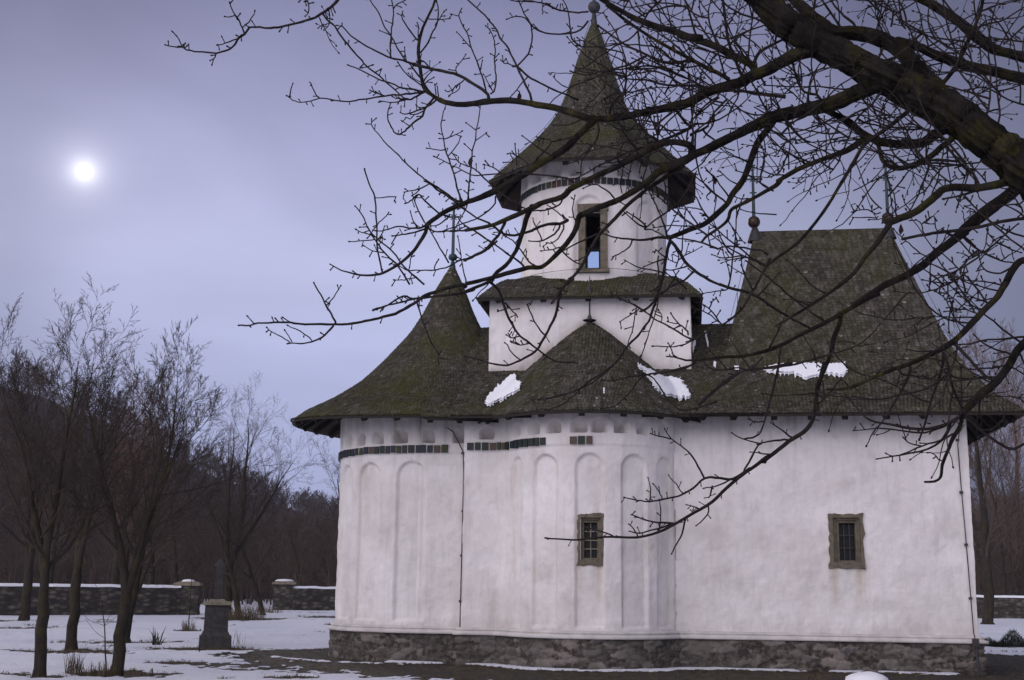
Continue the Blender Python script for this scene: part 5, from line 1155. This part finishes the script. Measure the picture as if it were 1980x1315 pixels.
('E', 3, 1.8, [(1400, 470), (1280, 420), (1200, 380), (1060, 250), (980, 170), (900, 240), (830, 280)]), ('E', 2.2, 1.5, [(1040, 500), (960, 320), (900, 150)]), ('E', 3, 1.4, [(1060, 570), (980, 600), (860, 600), (740, 575), (600, 610), (500, 635), (410, 625)]), ('E', 3.2, 2.2, [(1050, 610), (900, 660), (780, 680), (660, 700)]), ('E', 2.2, 1.6, [(700, 700), (650, 775)]), ('E', 2.2, 1.5, [(965, 590), (920, 510), (880, 400)]), ('E', 1.8, 1.4, [(490, 740), (520, 650), (550, 570)]), ('E', 1.8, 1.3, [(455, 540), (540, 470), (595, 405)]), ('E', 1.8, 1.3, [(700, 200), (560, 205), (440, 215)]), ('E', 1.6, 1.2, [(690, 195), (680, 235)]),
('E', 2.8, 1.7, [(1050, 1315), (900, 1180), (760, 1050), (660, 900), (520, 790), (420, 700), (330, 580), (260, 430), (180, 325)]), ('E', 2.8, 1.8, [(870, 1315), (760, 1140), (700, 1060), (580, 950), (480, 820), (400, 700), (340, 600)]), ('E', 1.8, 1.3, [(400, 690), (290, 660), (200, 625)]), ('E', 1.8, 1.3, [(430, 745), (280, 755), (120, 770)]), ('E', 1.8, 1.3, [(560, 915), (400, 890), (300, 830)]), ('E', 2.6, 2, [(520, 1170), (490, 1000), (455, 830), (450, 560), (435, 350), (425, 200), (350, 20), (300, -140)]),
('E', 3.6, 1.7, [(1980, 760), (1870, 860), (1750, 920), (1620, 990), (1500, 1010), (1380, 1080), (1200, 1130), (1000, 1135), (850, 1140), (760, 1100), (650, 1050)]), ('G', 5, 4.5, [(510, 310), (460, 420), (370, 550), (250, 680), (100, 760), (0, 800)]), ('E', 2.4, 1.5, [(1350, 1000), (1250, 850), (1150, 660), (1100, 600)]), ('E', 3, 2, [(1960, 560), (1780, 600), (1600, 625), (1440, 640), (1300, 640), (1180, 640), (1100, 580)]), ('E', 2.4, 1.6, [(1980, 250), (1880, 370), (1700, 490), (1550, 540), (1400, 600), (1300, 635)]), ('E', 2.4, 1.6, [(1890, 770), (1700, 640), (1550, 550), (1480, 460)]), ('E', 2, 1.4, [(1600, 1315), (1540, 1100), (1520, 940), (1485, 710)]), ('E', 1.8, 1.3, [(1180, 1130), (1200, 1050), (1230, 1010)]), ('E', 1.8, 1.3, [(860, 1130), (880, 1000), (905, 930)]), ('E', 1.7, 1.3, [(920, 1230), (800, 1255), (690, 1260)]), ('E', 2.2, 1.5, [(1340, 480), (1240, 550), (1110, 580)]),
('o', 3, 1.8, [(651, 627), (640, 606), (630, 590), (620, 570), (607, 548)]), ('o', 2, 1.4, [(633, 590), (645, 575), (658, 553)]), ('o', 3, 1.6, [(643, 632), (628, 648), (603, 662), (580, 664), (560, 664)]), ('o', 1.8, 1.3, [(562, 662), (545, 652), (530, 645), (517, 634)]), ('o', 1.8, 1.3, [(605, 657), (580, 640), (558, 630)]), ('o', 1.6, 1.3, [(565, 660), (552, 640)]), ('o', 2, 1.5, [(567, 628), (548, 615)]), ('o', 1.8, 1.4, [(490, 625), (480, 613)]), ('o', 4, 2.5, [(835, 570), (800, 578), (780, 572), (750, 590), (724, 599)]), ('o', 2.4, 1.6, [(805, 580), (815, 615), (830, 655), (847, 685), (848, 700)]), ('o', 2, 1.3, [(905, 395), (892, 420), (879, 444)]),
# around the drum and base
('G', 2.6, 1.5, [(900, 890), (800, 820), (700, 680), (600, 560), (500, 500)]), ('G', 3, 1.6, [(750, 880), (600, 770), (500, 700), (380, 610), (250, 530), (100, 430), (0, 370)]), ('G', 3, 1.6, [(1200, 390), (1130, 480), (1000, 550), (920, 570), (810, 565)]), ('G', 2.4, 1.5, [(1260, 380), (1200, 500), (1100, 590), (1030, 585)]), ('G', 2.2, 1.4, [(970, 550), (940, 470), (880, 350), (855, 280)]), ('G', 2.2, 1.4, [(1210, 640), (1120, 670), (970, 690)]), ('G', 3, 1.8, [(1690, 470), (1550, 530), (1450, 580), (1300, 660), (1240, 690)]), ('G', 2.4, 1.6, [(1250, 710), (1330, 790), (1460, 860)]), ('G', 2.2, 1.4, [(1300, 300), (1200, 220), (1100, 150), (1040, 110)]), ('G', 3.2, 1.8, [(1230, 20), (1200, 100), (1050, 170), (900, 180), (800, 170), (650, 100), (500, 40)]), ('G', 2.2, 1.4, [(1380, 300), (1360, 160), (1390, 0)]), ('G', 1.8, 1.3, [(310, 1100), (200, 1200), (100, 1315)]),
('H', 3.6, 2, [(940, 680), (700, 770), (560, 840), (380, 920), (230, 1010), (100, 1080), (0, 1090)]), ('H', 3, 1.6, [(370, 380), (380, 480), (330, 620), (210, 750), (100, 850), (0, 890)]), ('H', 2.4, 1.5, [(340, 620), (170, 850), (150, 1010)]), ('H', 2.8, 1.6, [(1560, 430), (1380, 510), (1200, 590), (1010, 640)]), ('H', 2, 1.4, [(1130, 580), (950, 490), (880, 320)]), ('H', 2, 1.4, [(1130, 570), (1090, 420), (1080, 300)]), ('H', 2, 1.4, [(1130, 560), (1170, 300)]), ('H', 3.4, 2.4, [(1570, 780), (1580, 500), (1560, 200), (1540, 0), (1520, -200)]), ('H', 3, 1.8, [(1560, 460), (1450, 320), (1390, 240)]), ('H', 3, 2, [(1600, 310), (1760, 170), (1900, 70)]), ('H', 3.5, 2, [(1530, 520), (1700, 470), (1770, 400), (1800, 320), (1970, 220)]), ('H', 2.4, 1.5, [(960, 690), (930, 850), (900, 990)]), ('H', 2.4, 1.5, [(560, 1300), (420, 1200), (330, 1160), (200, 1200)]), ('H', 1.8, 1.3, [(650, 1230), (680, 1050), (690, 950)]), ('H', 1.8, 1.3, [(640, 200), (560, 300)]), ('H', 2.4, 1.4, [(500, 250), (600, 100), (680, 0)]),
('I', 4.5, 2.4, [(1100, 30), (1050, 150), (930, 330), (830, 420), (700, 510), (560, 620)]), ('I', 3.4, 2, [(1440, 350), (1300, 240), (1180, 130), (1090, 60)]), ('I', 3, 2, [(1220, 700), (1080, 600), (950, 510), (840, 410), (700, 290)]), ('I', 3, 1.6, [(790, 700), (740, 560), (690, 430), (620, 280), (590, 210)]), ('I', 2.4, 1.5, [(540, 650), (600, 640), (700, 680), (790, 740)]), ('I', 2.8, 1.5, [(560, 620), (450, 570), (330, 460)]), ('I', 2.8, 1.5, [(560, 600), (460, 520), (360, 450)]), ('I', 2, 1.4, [(1090, 605), (950, 605), (800, 600), (660, 620)]), ('I', 2, 1.3, [(800, 670), (880, 500), (940, 380)]), ('I', 2, 1.3, [(955, 900), (960, 700), (990, 460)]), ('I', 2.6, 1.6, [(1280, 560), (1180, 430), (1110, 300), (1070, 250)]), ('I', 2.6, 1.5, [(1130, 600), (1040, 470), (930, 330)]), ('I', 2.6, 1.5, [(1500, 340), (1400, 200), (1300, 60), (1220, 0)]), ('I', 2.2, 1.4, [(1590, 160), (1480, 110), (1380, 20)]), ('I', 2.2, 1.4, [(1300, 50), (1300, 230), (1330, 300), (1290, 500)]), ('I', 2.2, 1.4, [(760, 1110), (600, 1080), (480, 1060), (340, 985)]), ('I', 2.2, 1.4, [(780, 950), (710, 900), (670, 860)]), ('I', 2.4, 1.4, [(1030, 1040), (880, 1080), (790, 1080)]), ('I', 2.4, 1.5, [(1000, 1290), (900, 1200), (780, 1120)]), ('I', 2.4, 1.5, [(1080, 1100), (980, 1200), (850, 1260), (760, 1315)]), ('I', 2, 1.4, [(890, 1030), (920, 940), (880, 850)]), ('I', 1.6, 1.2, [(900, 1010), (830, 980), (780, 960)]),
('I', 3.6, 1.8, [(1900, 1060), (1750, 980), (1600, 860), (1450, 740), (1300, 620), (1200, 530)]), ('I', 3, 1.6, [(1900, 1040), (1700, 960), (1560, 900), (1400, 800), (1290, 710)]), ('I', 3, 1.8, [(1870, 880), (1700, 855), (1520, 830), (1400, 830), (1350, 855)]), ('I', 2.2, 1.5, [(1600, 930), (1400, 950), (1280, 920)]), ('I', 2.4, 1.6, [(1470, 1250), (1500, 1000), (1530, 800), (1540, 600), (1550, 430)]), ('I', 2.2, 1.4, [(1980, 480), (1800, 470), (1600, 430)]), ('I', 2.6, 1.6, [(1974, 240), (1850, 170), (1700, 60), (1550, 0)]), ('I', 2, 1.3, [(1700, 300), (1600, 310), (1540, 285)]),
('J', 3, 1.8, [(1960, 690), (1800, 590), (1600, 440), (1450, 310), (1280, 170), (1100, 30)]), ('J', 2.6, 1.6, [(840, 750), (760, 640), (680, 540), (600, 490)]), ('J', 2.2, 1.5, [(690, 540), (720, 470), (760, 430)]), ('J', 2, 1.4, [(790, 700), (700, 620), (580, 560), (500, 540)]), ('J', 2, 1.4, [(900, 340), (760, 360), (620, 380)]), ('J', 2.2, 1.6, [(360, 270), (440, 210), (520, 130)]), ('J', 2.2, 1.6, [(170, 400), (260, 280), (340, 140)]), ('J', 1.8, 1.4, [(360, 270), (300, 140)]), ('J', 2.4, 1.6, [(620, 1130), (720, 1210), (880, 1215), (1000, 1190), (1100, 1210), (1300, 1200), (1600, 1150), (1974, 1050)]), ('J', 3.6, 2, [(1350, 950), (1480, 700), (1500, 650)]), ('J', 3, 1.6, [(900, 1290), (1100, 1220), (1180, 1170), (1260, 1080)]), ('J', 2.2, 1.5, [(1120, 1190), (1040, 1070), (920, 900)]), ('J', 2.4, 1.6, [(880, 1210), (700, 1010), (570, 890)]), ('J', 2, 1.4, [(1430, 1300), (1450, 1100), (1470, 980)]),
('N', 3, 1.8, [(0, 1260), (120, 1140), (250, 1030), (400, 930), (560, 880)]), ('N', 3.4, 2, [(560, 880), (800, 855), (1000, 830), (1200, 780), (1400, 720), (1600, 660), (1780, 580), (1900, 480), (1974, 380)]), ('N', 2.4, 1.6, [(895, 640), (870, 850), (830, 1050), (800, 1190), (760, 1315)]), ('N', 2.2, 1.4, [(1270, 1130), (1100, 1145), (850, 1160), (700, 1130)]), ('N', 2.4, 1.6, [(1340, 1230), (1440, 1120), (1560, 980), (1650, 1070)]), ('N', 2.4, 1.5, [(1370, 1200), (1370, 1050), (1340, 970)]), ('N', 2, 1.4, [(1480, 1080), (1650, 1075), (1800, 1020), (1974, 900)]), ('N', 2, 1.4, [(1300, 850), (1270, 720), (1150, 500)]), ('N', 2, 1.4, [(1700, 580), (1600, 560), (1500, 575)]),
('o', 2.2, 1.4, [(1270, 500), (1276, 570), (1256, 640), (1236, 700)]), ('R', 3, 1.8, [(1270, 250), (1150, 290), (1030, 300), (960, 240), (900, 150), (850, 90), (780, 70)]), ('R', 3, 2, [(1750, 0), (1600, 35), (1450, 50), (1330, 130), (1230, 210), (1150, 290)]), ('R', 2.4, 1.6, [(1100, 20), (950, 60), (800, 90), (710, 200), (620, 280), (540, 300)]), ('R', 2.6, 1.6, [(620, 10), (520, 100), (400, 170), (250, 220), (100, 240)]), ('R', 1.8, 1.3, [(400, 175), (300, 260), (200, 300), (130, 300)]),
# right edge and corner thicket
('L', 3, 1.6, [(1440, 600), (1350, 470), (1250, 370), (1150, 270), (1090, 210)]), ('L', 5, 4, [(1430, 640), (1380, 500), (1300, 460), (1180, 320), (1080, 215)]), ('L', 2.6, 1.8, [(1520, 380), (1300, 400), (1100, 425), (950, 420), (820, 400)]), ('L', 2.6, 1.6, [(1160, 640), (1000, 530), (860, 390), (740, 270), (640, 180)]), ('L', 2.4, 1.5, [(890, 780), (980, 560), (1030, 300), (1040, 200)]), ('L', 2.6, 1.6, [(400, 780), (560, 590), (640, 480), (720, 440)]), ('L', 2.2, 1.5, [(490, 1000), (480, 800), (440, 680), (400, 560)]), ('L', 2.2, 1.5, [(330, 920), (220, 820), (120, 620), (40, 400)]), ('L', 2, 1.4, [(300, 1000), (170, 930), (50, 940), (0, 960)]), ('L', 2, 1.4, [(310, 1030), (150, 1020), (0, 1020)]), ('L', 2, 1.4, [(0, 710), (130, 650), (240, 560), (340, 450)]), ('L', 2, 1.5, [(500, 990), (440, 880)]), ('L', 2, 1.5, [(660, 940), (600, 860), (570, 790)]), ('L', 2, 1.4, [(805, 1210), (790, 1100), (730, 1050)]), ('L', 2, 1.4, [(790, 1095), (880, 1030), (940, 1015), (950, 1130), (970, 1190), (960, 1290)]), ('L', 2.6, 1.6, [(1300, 1250), (1400, 1340)]), ('L', 2.8, 1.8, [(1440, 940), (1350, 840), (1260, 740)]), ('L', 2.4, 1.6, [(1560, 640), (1440, 500), (1330, 380), (1260, 240)]), ('L', 3.2, 2, [(1974, 860), (1800, 870), (1640, 890)]), ('L', 3, 1.8, [(1974, 1240), (1800, 1180), (1650, 1100), (1520, 1010)]), ('L', 3, 1.6, [(1974, 1000), (1850, 920), (1700, 860)]), ('L', 2.6, 1.6, [(1974, 950), (1870, 800), (1820, 740)]), ('L', 2.2, 1.4, [(1410, 960), (1390, 930), (1290, 890)]), ('L', 2.2, 1.4, [(1540, 860), (1460, 800), (1440, 740)]), ('L', 2, 1.4, [(1320, 520), (1220, 580), (1170, 500)]), ('L', 2, 1.4, [(1290, 560), (1260, 640)]), ('L', 2, 1.4, [(980, 600), (1060, 590)]),
('S', 3, 1.8, [(1974, 800), (1850, 760), (1680, 670), (1520, 690)]), ('S', 3, 2, [(1700, 880), (1720, 600), (1700, 350), (1740, 100), (1780, 0)]), ('S', 3, 2, [(1800, 950), (1770, 700), (1760, 500), (1720, 300), (1690, 180)]), ('S', 4, 2.4, [(1470, 440), (1420, 300), (1380, 150), (1350, 0)]), ('S', 3.4, 2, [(1500, 310), (1300, 290), (1150, 240), (1050, 170), (1000, 60), (970, 0)]), ('S', 3.4, 2, [(1060, 240), (1030, 100), (1020, 0)]), ('S', 3, 2, [(960, 200), (970, 90), (900, 10)]), ('S', 2.6, 1.8, [(850, 230), (880, 90), (890, 0)]), ('S', 2.6, 1.6, [(1200, 480), (1110, 380), (1180, 260), (1300, 250)]), ('S', 2.4, 1.6, [(1500, 300), (1400, 340), (1300, 300)]), ('S', 3, 1.8, [(1974, 200), (1900, 270), (1830, 330)]), ('S', 3, 1.6, [(1974, 320), (1800, 300), (1650, 310)]), ('S', 3.4, 2, [(1450, 430), (1350, 480), (1200, 510)]), ('S', 3, 1.8, [(800, 430), (870, 480), (960, 490), (1080, 510)]), ('S', 5, 3, [(700, 200), (600, 120), (540, 60), (500, 0)]), ('S', 6, 4, [(580, 220), (500, 100), (430, 0)]), ('S', 5, 4, [(350, 170), (370, 60), (380, 0)]), ('S', 5, 4, [(820, 660), (800, 560), (850, 480), (880, 400)]), ('S', 3.4, 2, [(770, 660), (600, 680), (420, 660), (250, 665), (0, 650)]), ('S', 6, 4, [(430, 730), (300, 700), (240, 600), (210, 480)]), ('S', 3.4, 2, [(480, 500), (350, 560), (260, 590)]), ('S', 3, 2, [(860, 760), (700, 900), (650, 1020), (600, 1130), (560, 1230), (500, 1315)]), ('S', 3, 1.6, [(1310, 990), (1200, 870), (1000, 800), (880, 760)]), ('S', 2.6, 1.5, [(1280, 1010), (1150, 970), (1000, 970)]), ('S', 2.6, 1.5, [(900, 1080), (800, 960), (780, 760)]), ('S', 2.4, 1.4, [(900, 960), (910, 820)]), ('S', 2.4, 1.4, [(870, 940), (900, 800)]), ('S', 3, 1.6, [(620, 1040), (450, 930), (380, 870)]), ('S', 2.4, 1.5, [(300, 1250), (200, 1100), (60, 960)]), ('S', 2.2, 1.4, [(600, 1040), (430, 1080), (240, 1090)]), ('S', 2.2, 1.4, [(170, 1260), (190, 1050), (160, 920)]), ('S', 2.2, 1.4, [(460, 1280), (465, 1080), (450, 900)]), ('S', 2.2, 1.4, [(580, 1180), (520, 1130)]), ('S', 2, 1.4, [(440, 1220), (400, 1080)]),
]
bark('old_bark', (.005, .004, .004), (.031, .027, .025), .5, 9); bark('young_bark', (.012, .010, .010), (.040, .033, .033), .10, 14)
m, t, b = MAT['old_bark'], MAT['old_bark'].node_tree, MAT['old_bark'].node_tree.nodes['Principled BSDF']
src = b.inputs['Base Color'].links[0].from_socket
t.links.new(mixc(t, ramp(t, tex(t, 9, 6, .7), [(.62, 0.0), (.70, .75)]), src, (.085, .068, .014)), b.inputs['Base Color'])
t.nodes['Bump'].inputs['Strength'].default_value = 1.0; t.nodes['Bump'].inputs['Distance'].default_value = .035
rg = random.Random(2024)
root_p = at(2540, 1300, 6.2); big = empty('bare_tree', (root_p.x, root_p.y, 0), label='huge dark mossy bare tree whose crown reaches in from the right over the church', cat='tree')
BASE = Vector((root_p.x, root_p.y, 0))
segpx = []      # (x, y, depth, width) of every laid point, for hanging later limbs
segxy = np.zeros((0, 2)); segd = []
limbs3 = []     # (points, radii, zone width)
def resample(pts, step):
    out = [pts[0]]
    for a, b_ in zip(pts, pts[1:]):
        L_ = math.hypot(b_[0] - a[0], b_[1] - a[1]); n = max(1, int(L_ / step))
        for k in range(1, n + 1): out.append((a[0] + (b_[0] - a[0]) * k / n, a[1] + (b_[1] - a[1]) * k / n))
    return out
def catmull(pts):
    if len(pts) < 3: return pts
    P_ = [pts[0]] + list(pts) + [pts[-1]]; out = []
    for i in range(1, len(P_) - 2):
        p0, p1, p2, p3 = P_[i - 1:i + 3]
        for k in range(3):
            u = k / 3; out.append(tuple(.5 * ((2 * p1[j]) + (-p0[j] + p2[j]) * u + (2 * p0[j] - 5 * p1[j] + 4 * p2[j] - p3[j]) * u * u + (-p0[j] + 3 * p1[j] - 3 * p2[j] + p3[j]) * u ** 3) for j in (0, 1)))
    return out + [P_[-2]]
def tip_slope(k): return 0
for li, (zn, w0, w1, pts) in enumerate(LIMBS):
    zx, zy, zs = ZONES[zn]; pts = [(zx + a / zs, zy + b_ / zs) for a, b_ in pts]
    pts = resample(catmull(pts), 9)
    L_ = sum(math.hypot(a[0] - b_[0], a[1] - b_[1]) for a, b_ in zip(pts, pts[1:]))
    best = None
    if len(segd):
        q = np.hypot(segxy[:, 0] - pts[0][0], segxy[:, 1] - pts[0][1]) - np.array([s[1] for s in segd]) * .5
        k = int(q.argmin()); best = (q[k], k)
        q2 = np.hypot(segxy[:, 0] - pts[-1][0], segxy[:, 1] - pts[-1][1]) - np.array([s[1] for s in segd]) * .5
        k2 = int(q2.argmin()); end = (q2[k2], k2)
    if li == 0: d0, d1 = 6.2, 6.4
    else:
        d0 = segd[best[1]][0] if best[0] < 60 else 6.6
        drift = rg.uniform(-.9, 1.1) * min(1, L_ / 500) + .25 * L_ / 500
        if best[0] < 14: pts[0] = tuple(segxy[best[1]] * .5 + np.array(pts[0]) * .5) if w0 < 8 else pts[0]
        d1 = min(9.2, max(4.9, d0 + drift))
        if best[0] > 14 and end[0] < 10: d1 = segd[end[1]][0]; d0 = d1 + rg.uniform(-.3, .3)
    n = len(pts); P3 = []; RR = []; xy = []
    jit = .7 if w0 < 8 else .3; ph = rg.uniform(0, 100)
    for i, (x, y) in enumerate(pts):
        f = i / (n - 1); dep = d0 + (d1 - d0) * f + .06 * fbm(i * .25, ph) * min(1, i / 3)
        wv = w0 + (w1 - w0) * f
        jx = jit * 1.6 * fbm(i * .55 + ph, 1.3) * min(1, i / 2); jy = jit * 1.6 * fbm(i * .55 + ph, 7.7) * min(1, i / 2)
        p = at(x + jx, y + jy, dep); P3.append(p)
        knob = 1 + (.16 * fbm(i * .8 + ph, 3.1, 0, 3) if w0 < 8 else .14 * fbm(i * .16 + ph, 3.1, 0, 2))
        RR.append(wv * dep / FPX * .5 * knob * (1.5 if w0 < 3.2 else (1.25 if w0 < 6 else 1.02))); xy.append((x, y)); segd.append((dep, wv))
    segxy = np.vstack([segxy, np.array(xy)]); limbs3.append((P3, RR, w0, xy))
trunk_mb, limb_mb, twig_mb, bud_mb = MB(), MB(), MB(), MB()
def bark_tube(mb_, pts, rads, n, amp, seed):
    "heavy limb with furrowed bark: the ring radius varies round the limb and along it"
    P2, R2 = [pts[0]], [rads[0]]
    for a, b_, ra, rb in zip(pts, pts[1:], rads, rads[1:]):
        k_ = max(1, int((b_ - a).length / max(.012, ra * .22)))
        for k in range(1, k_ + 1): P2.append(a.lerp(b_, k / k_)); R2.append(ra + (rb - ra) * k / k_)
    m = len(P2); t_ = (P2[1] - P2[0]).normalized(); a = t_.orthogonal().normalized(); V = []; s_ = 0
    for i in range(m):
        t_ = (P2[min(i + 2, m - 1)] - P2[max(i - 2, 0)]).normalized(); a = (a - t_ * a.dot(t_)).normalized(); b_ = t_.cross(a)
        if i: s_ += (P2[i] - P2[i - 1]).length
        r_ = R2[i]
        for k in range(n):
            q = 2 * pi * k / n; u, v = cos(q), sin(q); w_ = r_ * 9
            f = fbm(u * (4 + 3 * w_) + seed, v * (4 + 3 * w_), s_ * 3.0, 4); g_ = abs(fbm(u * (7 + 3 * w_) + 9, v * (7 + 3 * w_), s_ * 4 + seed, 3))
            V.append(P2[i] + (a * u + b_ * v) * r_ * (1 + amp * f - amp * .9 * g_ + .10 * fbm(u + seed, v, s_ * 1.4, 2)))
    F = [(i * n + k, i * n + (k + 1) % n, (i + 1) * n + (k + 1) % n, (i + 1) * n + k) for i in range(m - 1) for k in range(n)] + [tuple(range(n - 1, -1, -1)), tuple(range((m - 1) * n, m * n))]
    mb_.add(V, F)
def sh(pts): return [p - BASE for p in pts]
def bud(p, d, r_, mb_):
    mb_.tube([p, p + d * r_ * 2.0, p + d * r_ * 4.2], [r_ * 1.0, r_ * 1.5, r_ * .3], 4)
def twig3(p, d, L_, r_, depth, mb_):
    "kinked shoot with short spurs and buds"
    n = max(3, int(L_ / .045)); pts = [p]; rr = [r_]; q = p.copy(); dd = d.normalized()
    for i in range(n):
        dd = (dd + Vector((rg.uniform(-.24, .24), rg.uniform(-.2, .2), rg.uniform(-.22, .26)))).normalized(); q = q + dd * (L_ / n); pts.append(q.copy()); rr.append(r_ * (1 - .5 * (i + 1) / n))
    mb_.tube(pts, rr, 4, cap=False); bud(pts[-1], dd, max(.0040, rr[-1] * 1.1), mb_)
    for i in range(1, n):
        if rg.random() < .34:
            o = Matrix.Rotation(rg.uniform(0, 6.28), 3, dd) @ dd.orthogonal().normalized(); v = (dd * .6 + o).normalized()
            if depth > 0 and rg.random() < .45: twig3(pts[i], v, L_ * rg.uniform(.25, .55), max(.003, rr[i] * .8), depth - 1, mb_)
            else:
                l = rg.uniform(.012, .03); mb_.tube([pts[i], pts[i] + v * l], [.0034, .0030], 3, cap=False); bud(pts[i] + v * l, v, .0034, mb_)
for li, (P3, RR, w0, xy) in enumerate(limbs3):
    mb_ = trunk_mb if li <= 1 else (limb_mb if w0 >= 9 else twig_mb)
    ns_ = 20 if w0 > 40 else (12 if w0 > 12 else (7 if w0 > 4 else 5))
    if w0 >= 9: bark_tube(mb_, sh(P3), RR, 72 if w0 > 40 else (32 if w0 > 20 else 16), .22 if w0 > 20 else .16, li * 3.7)
    else: mb_.tube(sh(P3), RR, ns_, cap=True)
    # spurs and buds along the thin wood; young shoots from the thick wood in the crowded upper right
    for i in range(1, len(P3)):
        x, y = xy[i]; d = (P3[i] - P3[i - 1]).normalized(); o = Matrix.Rotation(rg.uniform(0, 6.28), 3, d) @ d.orthogonal().normalized(); v = (d * .5 + o).normalized()
        if w0 < 9 and rg.random() < .30:
            l = rg.uniform(.010, .035); twig_mb.tube(sh([P3[i], P3[i] + v * (l + RR[i])]), [.0038, .0034], 4, cap=False); bud(P3[i] - BASE + v * (l + RR[i]), v, .0038, twig_mb)
        if x > 2050 or y > 1150: continue
        dens = 0.0
        if x > 1180 and y < 330: dens = .21
        if x > 1330 and y < 420: dens = .28
        if x > 1750 and 380 < y < 820: dens = .24
        if 1250 < x < 1450 and 330 < y < 560: dens = .07
        if x > 1450 and 330 < y < 600: dens = .07
        if x < 1200: dens = .012 if w0 > 3 else .0
        if rg.random() < dens and (w0 < 34 or rg.random() < .5):
            twig3(P3[i] - BASE, Vector((v.x - .15, v.y * .8, v.z + .1)), rg.uniform(.18, .75) if dens > .1 else rg.uniform(.08, .3), rg.uniform(.0042, .0075), 2 if dens > .1 else 1, twig_mb)
    if w0 < 9: bud(P3[-1] - BASE, (P3[-1] - P3[-2]).normalized(), max(.0042, RR[-1] * 1.1), twig_mb)
# a few dead leaves still hanging on
leaf_mb = []
for (px, py) in ((1005, 178), (911, 303), (1302, 85), (1742, 432), (1320, 118), (1380, 338)):
    q = np.hypot(segxy[:, 0] - px, segxy[:, 1] - py); k = int(q.argmin()); c = at(px, py, segd[k][0]) - BASE; mb = MB(); a = rg.uniform(-.4, .4)
    for s_ in (-1, 1): mb.add([c, c + Vector((s_ * .012, .01 * s_, -.02)), c + Vector((s_ * .014 + a * .02, -.006, -.042)), c + Vector((a * .04, .006, -.062))], [(0, 1, 2, 3)])
    leaf_mb.append(mb)
trunk_mb.build('trunk', MAT['old_bark'], big, True); limb_mb.build('limbs', MAT['old_bark'], big, True); twig_mb.build('twigs', MAT['young_bark'], big, True)
simple('dead_leaf', (.04, .024, .015), sc_=20, bmp=0)
for mb in leaf_mb: mb.build('dead_leaf', MAT['dead_leaf'], big)
# its lower trunk down to the ground
